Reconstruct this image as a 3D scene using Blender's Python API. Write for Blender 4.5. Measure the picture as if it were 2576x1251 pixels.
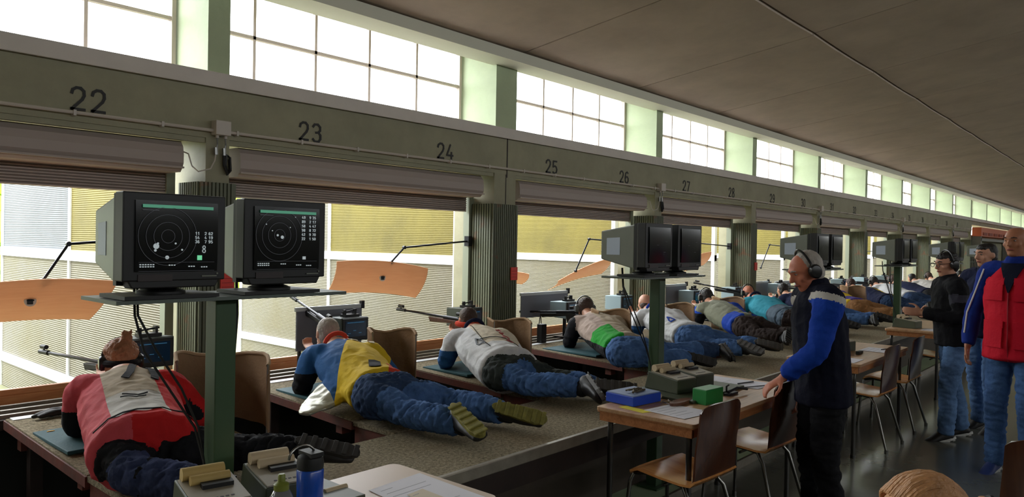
import bpy, bmesh, math, random
import numpy as np
from mathutils import Vector, Matrix, noise as mnoise
random.seed(7)
for o in list(bpy.data.objects): bpy.data.objects.remove(o)
SC = bpy.context.scene
COL = SC.collection
# ------------------------------------------------------------------ camera
IW, IH, FPX, CAMH = 2576, 1251, 1862.0, 1.65
ICX, ICY, VPX, VPY, ROLL = 1288.0, 625.5, 2923.0, 640.0, 0.018
_hy = VPY - ROLL*(VPX-ICX)
_w = np.array([ROLL, 1.0, (ICY-_hy)/FPX]); _w /= np.linalg.norm(_w)
_x = np.array([VPX-ICX, ICY-VPY, -FPX]); _x -= _w*(_x@_w); _x /= np.linalg.norm(_x)
_y = np.cross(_w, _x)
CM = np.array([_x, _y, _w])            # columns: camera axes in the world
cam_data = bpy.data.cameras.new('camera')
cam_data.sensor_fit = 'HORIZONTAL'; cam_data.sensor_width = 36.0
cam_data.lens = FPX/IW*36.0; cam_data.clip_start = 0.05; cam_data.clip_end = 500
cam = bpy.data.objects.new('camera', cam_data); COL.objects.link(cam)
m4 = Matrix.Identity(4)
for i in range(3):
    for j in range(3): m4[i][j] = float(CM[i][j])
m4[2][3] = CAMH
cam.matrix_world = m4
SC.camera = cam
def at(px, py, X=None, Y=None, Z=None):
    """world point seen at a pixel, on the plane X=, Y= or Z="""
    d = CM @ np.array([px-ICX, ICY-py, -FPX])
    o = (0, 0, CAMH)
    for i, v in enumerate((X, Y, Z)):
        if v is not None:
            t = (v-o[i])/d[i]; return Vector([o[k]+d[k]*t for k in range(3)])
# ------------------------------------------------------------------ light and exposure
SC.view_settings.view_transform = 'Standard'; SC.view_settings.look = 'None'
SC.view_settings.exposure = 1.28; SC.view_settings.gamma = 1.0
SC.view_settings.use_curve_mapping = False
wd = bpy.data.worlds.new('overcast_sky'); SC.world = wd; wd.use_nodes = True
_bg = wd.node_tree.nodes['Background']
_bg.inputs[0].default_value = (0.93, 0.97, 1.0, 1); _bg.inputs[1].default_value = 4.2
def portal(name, loc, rot, sx, sy):
    l = bpy.data.lights.new(name, 'AREA'); l.shape = 'RECTANGLE'; l.size = sx; l.size_y = sy
    l.cycles.is_portal = True
    o = bpy.data.objects.new(name, l); o.location = loc; o.rotation_euler = rot; COL.objects.link(o)
portal('window_daylight_upper', (14, 5.6, 3.24), (math.radians(-90), 0, 0), 36, 0.8)
portal('window_daylight_lower', (14, 5.6, 1.35), (math.radians(-90), 0, 0), 36, 1.4)
portal('window_daylight_rear', (14, -8.3, 4.05), (math.radians(90), 0, 0), 40, 0.5)  # portal at a rear strip opening that is added for fill light
# ------------------------------------------------------------------ materials
def c(r, g, b, k=1.0):
    f = lambda v: (v/255/12.92 if v <= 10 else ((v/255+0.055)/1.055)**2.4)*k
    return (f(r), f(g), f(b), 1)
MATS = {}
def mat(name, col, rough=0.6, metal=0.0, bump=None, vary=None, spec=0.5, wave=None, emit=None, coat=0.0, alpha=None):
    """bump=(scale,strength) vary=(scale,amount[,other colour]) wave=(axis,scale,strength)"""
    if name in MATS: return MATS[name]
    m = bpy.data.materials.new(name); m.use_nodes = True; MATS[name] = m
    nt = m.node_tree; b = nt.nodes['Principled BSDF']
    b.inputs['Base Color'].default_value = col; b.inputs['Roughness'].default_value = rough
    b.inputs['Metallic'].default_value = metal; b.inputs['Specular IOR Level'].default_value = spec
    b.inputs['Coat Weight'].default_value = coat
    tc = nt.nodes.new('ShaderNodeTexCoord')
    if vary:
        n = nt.nodes.new('ShaderNodeTexNoise'); n.inputs['Scale'].default_value = vary[0]; n.inputs['Detail'].default_value = 6
        n.inputs['Roughness'].default_value = 0.65
        nt.links.new(tc.outputs['Object'], n.inputs['Vector'])
        r = nt.nodes.new('ShaderNodeMapRange'); r.inputs[1].default_value = 0.35; r.inputs[2].default_value = 0.68
        nt.links.new(n.outputs['Fac'], r.inputs[0])
        mx = nt.nodes.new('ShaderNodeMix'); mx.data_type = 'RGBA'
        oc = vary[2] if len(vary) > 2 else tuple(v*(1-vary[1]) for v in col[:3])+(1,)
        mx.inputs[6].default_value = col; mx.inputs[7].default_value = oc
        if len(vary) > 2: r.inputs[4].default_value = vary[1]
        nt.links.new(r.outputs[0], mx.inputs[0]); nt.links.new(mx.outputs[2], b.inputs['Base Color'])
    if bump or wave:
        bp = nt.nodes.new('ShaderNodeBump')
        if wave:
            w = nt.nodes.new('ShaderNodeTexWave'); w.bands_direction = wave[0]; w.inputs['Scale'].default_value = wave[1]
            w.inputs['Distortion'].default_value = 0.3
            nt.links.new(tc.outputs['Object'], w.inputs['Vector']); nt.links.new(w.outputs['Fac'], bp.inputs['Height'])
            bp.inputs['Strength'].default_value = wave[2]; bp.inputs['Distance'].default_value = 0.01
        else:
            n2 = nt.nodes.new('ShaderNodeTexNoise'); n2.inputs['Scale'].default_value = bump[0]; n2.inputs['Detail'].default_value = 5
            nt.links.new(tc.outputs['Object'], n2.inputs['Vector']); nt.links.new(n2.outputs['Fac'], bp.inputs['Height'])
            bp.inputs['Strength'].default_value = bump[1]; bp.inputs['Distance'].default_value = 0.01
        nt.links.new(bp.outputs[0], b.inputs['Normal'])
    if emit:
        b.inputs['Emission Color'].default_value = emit[0]; b.inputs['Emission Strength'].default_value = emit[1]
    if alpha is not None: b.inputs['Alpha'].default_value = alpha
    return m
def wood(name, c1, c2, scale=6, rough=0.4, axis='X', spec=0.5):
    if name in MATS: return MATS[name]
    m = bpy.data.materials.new(name); m.use_nodes = True; MATS[name] = m
    nt = m.node_tree; b = nt.nodes['Principled BSDF']; b.inputs['Roughness'].default_value = rough
    b.inputs['Specular IOR Level'].default_value = spec
    tc = nt.nodes.new('ShaderNodeTexCoord'); mp = nt.nodes.new('ShaderNodeMapping')
    s = {'X': (1, 9, 9), 'Y': (9, 1, 9), 'Z': (9, 9, 1)}[axis]
    mp.inputs['Scale'].default_value = s
    n = nt.nodes.new('ShaderNodeTexNoise'); n.inputs['Scale'].default_value = scale; n.inputs['Detail'].default_value = 8
    n.inputs['Distortion'].default_value = 1.2
    rp = nt.nodes.new('ShaderNodeValToRGB'); rp.color_ramp.elements[0].color = c1; rp.color_ramp.elements[1].color = c2
    rp.color_ramp.elements[0].position = 0.3; rp.color_ramp.elements[1].position = 0.7
    nt.links.new(tc.outputs['Object'], mp.inputs[0]); nt.links.new(mp.outputs[0], n.inputs['Vector'])
    nt.links.new(n.outputs['Fac'], rp.inputs[0]); nt.links.new(rp.outputs[0], b.inputs['Base Color'])
    return m
def carpet_mat():
    m = mat('speckled_carpet', c(112, 104, 88), 0.95, bump=(260, 0.5), spec=0.1)
    nt = m.node_tree; b = nt.nodes['Principled BSDF']
    tc = nt.nodes.new('ShaderNodeTexCoord')
    v = nt.nodes.new('ShaderNodeTexNoise'); v.inputs['Scale'].default_value = 55; v.inputs['Detail'].default_value = 5; v.inputs['Roughness'].default_value = 0.9
    v2 = nt.nodes.new('ShaderNodeTexNoise'); v2.inputs['Scale'].default_value = 2.2; v2.inputs['Detail'].default_value = 4
    rp = nt.nodes.new('ShaderNodeValToRGB'); rp.color_ramp.elements[0].color = c(92, 84, 68); rp.color_ramp.elements[1].color = c(172, 160, 134)
    rp.color_ramp.elements[0].position = 0.38; rp.color_ramp.elements[1].position = 0.62
    mx = nt.nodes.new('ShaderNodeMix'); mx.data_type = 'RGBA'; mx.inputs[7].default_value = c(104, 78, 50)
    mr = nt.nodes.new('ShaderNodeMapRange'); mr.inputs[1].default_value = 0.5; mr.inputs[2].default_value = 0.75; mr.inputs[4].default_value = 0.5
    nt.links.new(tc.outputs['Object'], v.inputs['Vector']); nt.links.new(tc.outputs['Object'], v2.inputs['Vector'])
    nt.links.new(v.outputs['Fac'], rp.inputs[0]); nt.links.new(v2.outputs['Fac'], mr.inputs[0])
    nt.links.new(mr.outputs[0], mx.inputs[0]); nt.links.new(rp.outputs[0], mx.inputs[6]); nt.links.new(mx.outputs[2], b.inputs['Base Color'])
    return m
M_GREEN = mat('green_concrete_paint', c(156, 152, 124), 0.6, bump=(18, 0.25), vary=(2.5, 0.22))
M_LGREEN = mat('pale_green_paint', c(178, 192, 156), 0.6, bump=(14, 0.25), vary=(3, 0.12))  # same green as the wall, made paler to hold daylight on the fins
M_FLUTE = mat('ribbed_green_cladding', c(94, 98, 76), 0.5, vary=(2.2, 0.75, c(150, 70, 30)))
for _n in M_FLUTE.node_tree.nodes:
    if _n.type == 'MAP_RANGE': _n.inputs[1].default_value = 0.56; _n.inputs[2].default_value = 0.68
M_LEDGE = mat('grey_ledge_paint', c(214, 206, 198), 0.6, vary=(3, 0.1))
M_CEIL = mat('board_marked_concrete', c(200, 182, 164), 0.85, bump=(5, 0.25), vary=(1.6, 0.2))
M_DARKFLOOR = mat('polished_dark_floor', c(104, 107, 99), 0.22, vary=(1.2, 0.3), bump=(5, 0.12), spec=0.8)
M_WHITE = mat('white_painted_metal', c(225, 228, 232), 0.45)
M_SHUT = mat('grey_shutter_slats', c(164, 150, 142), 0.5)
M_NUM = mat('black_stencil_paint', c(34, 32, 30), 0.6)
M_PVC = mat('off_white_pvc', c(190, 182, 172), 0.45)
M_BLACK = mat('matt_black_plastic', c(22, 22, 23), 0.5)
M_CABLE = mat('black_cable_rubber', c(16, 16, 16), 0.5)
M_STEEL = mat('brushed_steel', c(150, 150, 148), 0.3, metal=0.9)
M_DSTEEL = mat('dark_gunmetal', c(40, 40, 44), 0.35, metal=0.7)
M_CHROME = mat('worn_chrome_tube', c(120, 118, 114), 0.25, metal=0.95)
M_POST = mat('dark_green_enamel', c(54, 80, 52), 0.4)
M_OLIVE = mat('olive_grey_casing', c(104, 110, 94), 0.5)
M_OLIVED = mat('olive_green_enamel', c(70, 76, 56), 0.45, vary=(12, 0.15))
M_GREYP = mat('grey_cover_plate', c(168, 160, 142), 0.5)
M_SIDE = mat('worn_red_brown_paint', c(112, 52, 38), 0.6, vary=(9, 0.7, c(70, 48, 38)), bump=(20, 0.3))
M_DKWOOD = mat('dark_stained_boards', c(50, 36, 30), 0.6, vary=(4, 0.4))
M_EDGE = mat('worn_aluminium_edge', c(150, 142, 128), 0.4, metal=0.5, vary=(9, 0.3))
M_SILL = wood('orange_varnished_wood', c(220, 138, 84), c(238, 168, 110), 4, 0.4)
M_BOARD = wood('pale_bent_plywood', c(222, 176, 138), c(232, 194, 156), 3, 0.45)
_nt = M_BOARD.node_tree; _t = _nt.nodes.new('ShaderNodeBsdfTranslucent'); _t.inputs[0].default_value = c(222, 186, 150); _mx = _nt.nodes.new('ShaderNodeMixShader'); _mx.inputs[0].default_value = .26
_nt.links.new(_nt.nodes['Principled BSDF'].outputs[0], _mx.inputs[1]); _nt.links.new(_t.outputs[0], _mx.inputs[2]); _nt.links.new(_mx.outputs[0], _nt.nodes['Material Output'].inputs[0])
M_TABLE = wood('beech_edge', c(150, 92, 52), c(184, 122, 74), 5, 0.4)
M_TOP = mat('beige_table_laminate', c(196, 172, 152), 0.35, vary=(3, 0.05))
M_TOPW = wood('light_wood_table_top', c(170, 128, 92), c(196, 156, 116), 4, 0.35)
M_CHAIR = wood('varnished_chair_plywood', c(184, 118, 62), c(214, 152, 90), 2.2, 0.22, 'Y')
M_CHAIRD = wood('dark_varnished_plywood', c(60, 32, 20), c(82, 46, 30), 2.2, 0.25, 'Z')
M_FELT = mat('tan_felt_cloth', c(150, 120, 92), 0.95, bump=(50, 0.4), vary=(4, 0.2), spec=0.1)
M_MAT = mat('teal_rubber_mat', c(38, 84, 92), 0.75, vary=(14, 0.2), bump=(90, 0.2))
M_PAPER = mat('white_paper', c(222, 220, 226), 0.7)
M_INK = mat('printed_grey_ink', c(120, 118, 124), 0.7)
M_RED = mat('red_plastic_sign', c(214, 50, 34), 0.5)
M_CARPET = carpet_mat()
# ------------------------------------------------------------------ mesh helpers
def V(*a): return Vector(a[0] if len(a) == 1 else a)
class MB:
    """collects shapes in world coordinates, then links them as ONE mesh object"""
    def __init__(s): s.v = []; s.f = []; s.m = []
    def add(s, vs, fs, mi=0):
        n = len(s.v); s.v += [tuple(x) for x in vs]; s.f += [tuple(i+n for i in f) for f in fs]; s.m += [mi]*len(fs); return s
    def box(s, lo, hi, mi=0, M=None):
        x0, y0, z0 = lo; x1, y1, z1 = hi
        vs = [Vector(p) for p in ((x0,y0,z0),(x1,y0,z0),(x1,y1,z0),(x0,y1,z0),(x0,y0,z1),(x1,y0,z1),(x1,y1,z1),(x0,y1,z1))]
        if M is not None: vs = [M @ p for p in vs]
        return s.add(vs, [(0,3,2,1),(4,5,6,7),(0,1,5,4),(1,2,6,5),(2,3,7,6),(3,0,4,7)], mi)
    def hexa(s, b, t, mi=0):
        """b,t: four bottom and four top points, same order"""
        return s.add(list(b)+list(t), [(0,3,2,1),(4,5,6,7),(0,1,5,4),(1,2,6,5),(2,3,7,6),(3,0,4,7)], mi)
    def prism(s, pts, ext, mi=0):
        """closed polygon pts (3d) swept along ext"""
        n = len(pts); e = Vector(ext); a = [Vector(p) for p in pts]
        fs = [tuple(range(n-1, -1, -1)), tuple(range(n, 2*n))]+[(i, (i+1) % n, n+(i+1) % n, n+i) for i in range(n)]
        return s.add(a+[p+e for p in a], fs, mi)
    def tube(s, pts, r, n=8, mi=0, cap=True):
        pts = [Vector(p) for p in pts]; rr = r if isinstance(r, (list, tuple)) else [r]*len(pts)
        vs = []; up = None
        for i, p in enumerate(pts):
            t = (pts[min(i+1, len(pts)-1)]-pts[max(i-1, 0)]).normalized()
            if up is None:
                up = Vector((0, 0, 1)) if abs(t.z) < 0.9 else Vector((1, 0, 0))
            a = up.cross(t)
            if a.length < 1e-4: a = Vector((0, 1, 0)).cross(t)
            a.normalize(); b = t.cross(a); up = b
            for k in range(n):
                w = 2*math.pi*k/n; vs.append(p+a*math.cos(w)*rr[i]+b*math.sin(w)*rr[i])
        fs = [(i*n+k, i*n+(k+1) % n, (i+1)*n+(k+1) % n, (i+1)*n+k) for i in range(len(pts)-1) for k in range(n)]
        if cap: fs += [tuple(range(n-1, -1, -1)), tuple((len(pts)-1)*n+k for k in range(n))]
        return s.add(vs, fs, mi)
    def lathe(s, prof, center, n=24, mi=0, axis='Z', M=None):
        """prof: (radius, height) pairs"""
        cx = Vector(center); vs = []
        for r, h in prof:
            for k in range(n):
                w = 2*math.pi*k/n
                p = Vector((r*math.cos(w), r*math.sin(w), h))
                if axis == 'X': p = Vector((p.z, p.x, p.y))
                if axis == 'Y': p = Vector((p.x, p.z, p.y))
                if M is not None: p = M @ p
                vs.append(p+cx)
        L = len(prof)
        fs = [(i*n+k, i*n+(k+1) % n, (i+1)*n+(k+1) % n, (i+1)*n+k) for i in range(L-1) for k in range(n)]
        fs += [tuple(range(n-1, -1, -1)), tuple((L-1)*n+k for k in range(n))]
        return s.add(vs, fs, mi)
    def sheet(s, grid, th, mi=0, nrm=None):
        """grid[i][j] of points, given thickness th"""
        R = len(grid); Cn = len(grid[0]); g = [[Vector(p) for p in r] for r in grid]; vs = []
        for sgn in (0, 1):
            for i in range(R):
                for j in range(Cn):
                    du = g[min(i+1, R-1)][j]-g[max(i-1, 0)][j]; dv = g[i][min(j+1, Cn-1)]-g[i][max(j-1, 0)]
                    nn = du.cross(dv).normalized(); vs.append(g[i][j]+nn*(th if sgn else 0))
        N = R*Cn; fs = []
        for i in range(R-1):
            for j in range(Cn-1):
                a, b, d, e = i*Cn+j, i*Cn+j+1, (i+1)*Cn+j+1, (i+1)*Cn+j
                fs += [(a, b, d, e), (N+e, N+d, N+b, N+a)]
        for i in range(R-1):
            fs += [(i*Cn, (i+1)*Cn, N+(i+1)*Cn, N+i*Cn), (i*Cn+Cn-1, N+i*Cn+Cn-1, N+(i+1)*Cn+Cn-1, (i+1)*Cn+Cn-1)]
        for j in range(Cn-1):
            fs += [(j, N+j, N+j+1, j+1), ((R-1)*Cn+j, (R-1)*Cn+j+1, N+(R-1)*Cn+j+1, N+(R-1)*Cn+j)]
        return s.add(vs, fs, mi)
    def build(s, name, mats, parent=None, smooth=False, bevel=0, **props):
        me = bpy.data.meshes.new(name)
        if parent is not None: org = root_loc(parent)
        else:
            a = np.array(s.v); org = Vector((float(a[:, 0].min()+a[:, 0].max())/2, float(a[:, 1].min()+a[:, 1].max())/2, float(a[:, 2].min())))
        me.from_pydata([tuple(Vector(v)-org) for v in s.v], [], s.f)
        for m in (mats if isinstance(mats, (list, tuple)) else [mats]): me.materials.append(m)
        me.polygons.foreach_set('material_index', s.m)
        bm = bmesh.new(); bm.from_mesh(me); bmesh.ops.recalc_face_normals(bm, faces=bm.faces); bm.to_mesh(me); bm.free()
        if smooth:
            me.polygons.foreach_set('use_smooth', [True]*len(me.polygons))
            try: me.set_sharp_from_angle(angle=math.radians(40))
            except Exception: pass
        o = bpy.data.objects.new(name, me); COL.objects.link(o)
        if parent is not None: o.parent = parent
        else: o.location = org
        if bevel:
            b = o.modifiers.new('bevel', 'BEVEL'); b.width = bevel; b.segments = 2; b.limit_method = 'ANGLE'
        tag(o, **props)
        return o
def root_loc(o):
    while o.parent is not None: o = o.parent
    return Vector(o.location)
def tag(o, label=None, cat=None, group=None, kind=None):
    if label: o['label'] = label
    if cat: o['category'] = cat
    if group: o['group'] = group
    if kind: o['kind'] = kind
    return o
def thing(name, loc, label, cat, group=None, kind=None):
    o = bpy.data.objects.new(name, None); COL.objects.link(o); o.location = loc; o.empty_display_size = 0.1
    return tag(o, label, cat, group, kind)
def copy_tree(o, loc=None, rz=None, label=None, parent=None):
    n = o.copy(); COL.objects.link(n)
    if parent is not None: n.parent = parent
    if loc is not None: n.location = loc
    if rz is not None: n.rotation_euler = (0, 0, rz)
    if label: n['label'] = label
    for ch in list(o.children): copy_tree(ch, parent=n)
    return n
# ================================================================== THE HALL
YW = 4.95                                   # inner face of the firing wall
def colc(k): return 2.515+3.0*k             # pillar axes
K0, K1 = -2, 9                              # first and last pillar
XA, XB, YR = -5.0, 62.0, -8.3
MB().box((XA, YR-.2, -.1), (XB, 5.4, 0)).build('floor', M_DARKFLOOR, kind='structure')
# ceiling: two folded planes of concrete bays with open joints
def ceil_z(y): return 3.49+(4.95-y)*0.137 if y > 2.68 else 3.80+(2.68-y)*(0.155 if y > -1 else 0)
b = MB(); JX = 7.62; JW = 2.09
for i in range(-6, 27):
    x0, x1 = JX+JW*i, JX+JW*(i+1)
    for (ya, yb, d) in ((5.02, 2.69, 0), (2.67, -1.0, .01), (-1.0, YR-.2, .01)):
        g = []
        for t in (0, .5, 1):
            row = []
            for q in range(7):
                u = q/6; x = x0+.009+(x1-x0-.018)*u
                y = ya+(yb-ya)*t
                row.append((x, y, (3.49+(4.95-y)*.137 if ya > 2.68 else 3.81+(2.68-max(y, -1.0))*.155)+d-.012*(1-(2*u-1)**2)))
            g.append(row)
        b.sheet(g, .16)
b.build('ceiling', M_CEIL, kind='structure', smooth=True)
b = MB().box((XA, YR-.2, 4.55), (XB, 5.5, 4.7))
b.build('ceiling', mat('roof_slab', c(120, 110, 100), .9), kind='structure')
# left wall (the firing line): header beam, low wall under the openings
w = MB()
w.box((XA, YW, 2.335), (colc(K1)+.15, 5.5, 2.69)).box((XA, YW+.01, 2.30), (colc(K1)+.15, 5.0, 2.34))
w.box((XA, 5.02, 0), (colc(K1)+.15, 5.45, .63), 1)  # low wall coloured near black
w.box((XA, 5.42, 3.66), (XB, 5.55, 4.6)).box((XA, 5.0, 3.72), (XB, 5.45, 4.6))
w.box((colc(K1)+.15, 4.99, 2.56), (XB, 5.5, 2.69))
WALL = w.build('wall_left', [M_GREEN, mat('dark_plinth_paint', c(38, 40, 34), .8)], kind='structure')
MB().box((5.532, YW-.004, 2.30), (5.545, YW+.01, 2.69)).build('joint_line', M_DKWOOD, WALL)
MB().box((XA, YW-.03, 2.69), (XB, 5.5, 2.79)).box((XA, YW-.035, 2.685), (XB, YW-.02, 2.692)).build('trim_1', M_LEDGE, kind='structure', bevel=.004)
MB().box((XA, 4.71, 3.40), (XB, 5.0, 3.50)).build('trim_2', mat('pale_cream_soffit', c(214, 214, 196), .6), kind='structure')
# digits
DG = {'0': [[(.1,.25),(.1,.75),(.25,.95),(.5,1),(.75,.95),(.9,.75),(.9,.25),(.75,.05),(.5,0),(.25,.05),(.1,.25)]],
 '1': [[(.25,.72),(.62,1),(.62,0)]],
 '2': [[(.1,.74),(.16,.9),(.38,1),(.66,1),(.86,.88),(.88,.68),(.76,.5),(.1,.02)],[(.06,.04),(.92,.04)]],
 '3': [[(.12,.84),(.28,.98),(.6,1),(.84,.86),(.84,.66),(.66,.54),(.4,.52)],[(.66,.54),(.88,.4),(.88,.18),(.7,.02),(.32,0),(.1,.14)]],
 '4': [[(.55,1),(.08,.28),(.94,.28)],[(.72,.5),(.72,0)]],
 '5': [[(.86,.97),(.2,.97),(.16,.52),(.5,.6),(.78,.52),(.9,.32),(.8,.1),(.5,0),(.12,.1)]],
 '6': [[(.82,.9),(.55,1),(.25,.88),(.1,.5),(.12,.2),(.35,.01),(.65,.01),(.88,.2),(.86,.42),(.65,.57),(.35,.56),(.13,.38)]],
 '7': [[(.08,.96),(.9,.96),(.4,0)]],
 '8': [[(.5,.54),(.2,.64),(.16,.84),(.34,1),(.66,1),(.84,.84),(.8,.64),(.5,.54),(.14,.38),(.12,.16),(.34,0),(.66,0),(.88,.16),(.86,.38),(.5,.54)]],
 '9': [[(.18,.1),(.45,0),(.75,.12),(.9,.5),(.88,.8),(.65,.99),(.35,.99),(.12,.8),(.14,.58),(.35,.43),(.65,.44),(.87,.62)]]}
def stroke(mb, pts, wd, o, ux, uz, mi=0, th=.002):
    """flat ribbon along 2d pts on the plane o+ux*x+uz*y"""
    ux, uz = Vector(ux), Vector(uz); nn = ux.normalized().cross(uz.normalized()); o = Vector(o)
    P = [o+ux*a+uz*b_ for a, b_ in pts]
    for i in range(len(P)-1):
        d = (P[i+1]-P[i]); L = d.length
        if L < 1e-6: continue
        d /= L; s_ = nn.cross(d)*wd/2; e = d*wd*.3
        q = [P[i]-e-s_, P[i+1]+e-s_, P[i+1]+e+s_, P[i]-e+s_]
        mb.prism([x+nn*(.0002*(i % 3)) for x in q], nn*th, mi)
def digits(mb, txt, o, ux, uz, w, h, wd, gap=.25, mi=0):
    ux, uz = Vector(ux), Vector(uz)
    for i, ch in enumerate(txt):
        oo = Vector(o)+ux*(i*w*(1+gap))
        for pl in DG.get(ch, []): stroke(mb, pl, wd, oo, ux*w, uz*h, mi)
NX = {22: 1.61, 23: 3.10, 24: 4.60}
for n in range(22, 40):
    xx = 2.515+3*((n-22)//2)+(-.83 if n % 2 == 0 else .74)-.10
    b = MB(); digits(b, str(n), (xx, YW-.003, 2.405), (1, 0, 0), (0, 0, 1), .088, .135, .017, .3)
    b.build('painted_number', M_NUM, WALL)
# pillars
for k in range(K0, K1+1):
    cc = colc(k); dbl = (k == 1); hw = .16 if dbl else .085
    b = MB().box((cc-hw, YW, 0), (cc+hw, 5.5, 2.335))
    pl = b.build('pillar', [M_GREEN], kind='structure')
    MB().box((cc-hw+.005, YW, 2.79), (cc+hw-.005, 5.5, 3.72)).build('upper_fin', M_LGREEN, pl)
    if dbl: MB().box((cc+.005, YW-.003, 2.03), (cc+.015, YW+.02, 2.33)).box((cc+.005, YW+.002, 2.79), (cc+.02, YW+.03, 3.44)).build('expansion_joint', M_DKWOOD, pl)
    hw2 = .185 if dbl else .125
    # upper fins: the daylight on them is put into their paler green
    b = MB()
    def zig(p0, p1, n, out):
        p0, p1, out = Vector(p0), Vector(p1), Vector(out); r = []
        for i in range(n):
            t = i/n; st = (p1-p0)/n
            a = p0+st*i; r += [a, a+out, a+st*.62+out, a+st*.62]
        return r
    ring = zig((cc-hw2, 5.24, 0), (cc-hw2, 4.945, 0), 9, (-.012, 0, 0))+zig((cc-hw2, 4.945, 0), (cc+hw2, 4.945, 0), 13 if dbl else 9, (0, -.012, 0))+zig((cc+hw2, 4.945, 0), (cc+hw2, 5.24, 0), 9, (.012, 0, 0))
    b.prism([Vector((p.x, p.y, .02)) for p in ring]+[Vector((cc+hw2, 5.24, .02)), Vector((cc-hw2, 5.24, .02))], (0, 0, 2.01))
    b.build('ribbed_cladding', M_FLUTE, pl)
    b = MB()
    for sx in (-1, 1):
        b.box((cc+sx*.2-.03, 5.22, .63), (cc+sx*.2+.03, 5.3, 2.1))
    b.build('guide_rail', mat('grey_green_rail', c(132, 138, 118), .5), pl)
for k in range(K1+1, 20):
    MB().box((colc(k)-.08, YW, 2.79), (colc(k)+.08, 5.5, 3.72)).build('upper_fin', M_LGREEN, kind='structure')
# clerestory windows, sills, roller shutters bay by bay
M_FRAME = mat('taupe_window_bars', c(196, 184, 176), .5)
gl = bpy.data.materials.new('clear_window_glass'); gl.use_nodes = True
nt = gl.node_tree; nt.nodes.remove(nt.nodes['Principled BSDF'])
mxs = nt.nodes.new('ShaderNodeMixShader'); tr = nt.nodes.new('ShaderNodeBsdfTransparent'); gg = nt.nodes.new('ShaderNodeBsdfGlossy')
gg.inputs['Roughness'].default_value = .05; mxs.inputs[0].default_value = .04
nt.links.new(tr.outputs[0], mxs.inputs[1]); nt.links.new(gg.outputs[0], mxs.inputs[2]); nt.links.new(mxs.outputs[0], nt.nodes['Material Output'].inputs[0])
M_GLASS = gl
NW = {1: 'twenty-three and twenty-four', 2: 'twenty-five and twenty-six', 3: 'twenty-seven and twenty-eight', 4: 'twenty-nine and thirty', 5: 'thirty-one and thirty-two', 6: 'thirty-three and thirty-four', 7: 'thirty-five and thirty-six', 8: 'thirty-seven and thirty-eight', 9: 'thirty-nine, the last of the row'}
names = {0: 'left of the first pillar', 1: 'above painted numbers 23 and 24', 2: 'above painted numbers 25 and 26', 3: 'above painted numbers 27 and 28', 4: 'above painted numbers 29 and 30'}
for k in range(K0+1, 20):
    a, z = colc(k-1)+.12, colc(k)-.12
    if k == 2: a += .08
    if k == 1: z -= .08
    b = MB(); za, zb, zm = 2.86, 3.66, 3.235
    for x in (a-.03, z): b.box((x, 5.42, za-.1), (x+.03, 5.48, zb+.02))
    nm = 5; st = .566
    for i in range(0, 6):
        x = z-st*(i)
        if x > a+.05 and i > 0: b.box((x-.012, 5.43, za-.1), (x+.012, 5.47, zb))
    b.box((a, 5.43, zm-.013), (z, 5.47, zm+.013)).box((a, 5.43, zb-.02), (z, 5.47, zb+.02)).box((a, 5.43, za-.08), (z, 5.47, za-.02))
    fr = b.build('window_%d' % (k+2), M_FRAME, kind='structure')
    MB().box((a, 5.448, za-.05), (z, 5.452, zb)).build('window_glass', M_GLASS, fr)
    if k > K1: continue
    MB().box((a-.1, 5.06, .63), (z+.1, 5.16, .70)).box((a-.1, 5.06, .70), (z+.1, 5.10, .735)).build('window_%d_sill' % (k+2) if 0 else 'trim_%d' % (k+20), M_SILL, kind='structure', bevel=.004)
    t = MB()
    for yy, zz in ((4.74, .655), (4.83, .662), (4.92, .67)): t.box((a-.1, yy, zz-.02), (z+.1, yy+.025, zz))
    t.box((a-.1, 4.70, .58), (z+.1, 5.06, .635), 1)
    t.build('target_rail', [M_EDGE, M_DKWOOD], kind='structure')
    nn = 'left of the frame' if k < 0 else ('at the far left beneath painted number 22' if k == 0 else 'beneath painted '+NW[k])
    sh = thing('roller_shutter', (0, 5.12, 2.1), 'grey roller shutter '+nn, 'shutter', 'roller shutters over the firing openings')
    sh.location.x = (a+z)/2
    xs0, xs1 = colc(k-1)+(.27 if k == 2 else .19), colc(k)-(.27 if k == 1 else .22)
    prof = [(5.0, 2.12), (4.985, 2.15), (4.985, 2.2), (4.985, 2.21), (4.995, 2.26), (5.03, 2.30), (5.2, 2.30), (5.24, 2.26), (5.24, 2.09), (5.03, 2.09)]
    MB().prism([(xs0, p[0], p[1]) for p in prof], (xs1-xs0, 0, 0)).box((xs0, 4.975, 2.112), (xs1, 5.0, 2.124)).build('shutter_housing', M_SHUT, sh)
    q = []
    for i in range(9):
        q += [(5.25, 2.12-.019*i), (5.238, 2.12-.019*i-.006), (5.238, 2.12-.019*i-.013)]
    q += [(5.25, 1.95), (5.265, 1.95), (5.265, 2.12)]
    MB().prism([(xs0-.02, p[0], p[1]) for p in q], (xs1-xs0+.04, 0, 0)).build('shutter_slats', M_SHUT, sh)
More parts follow.
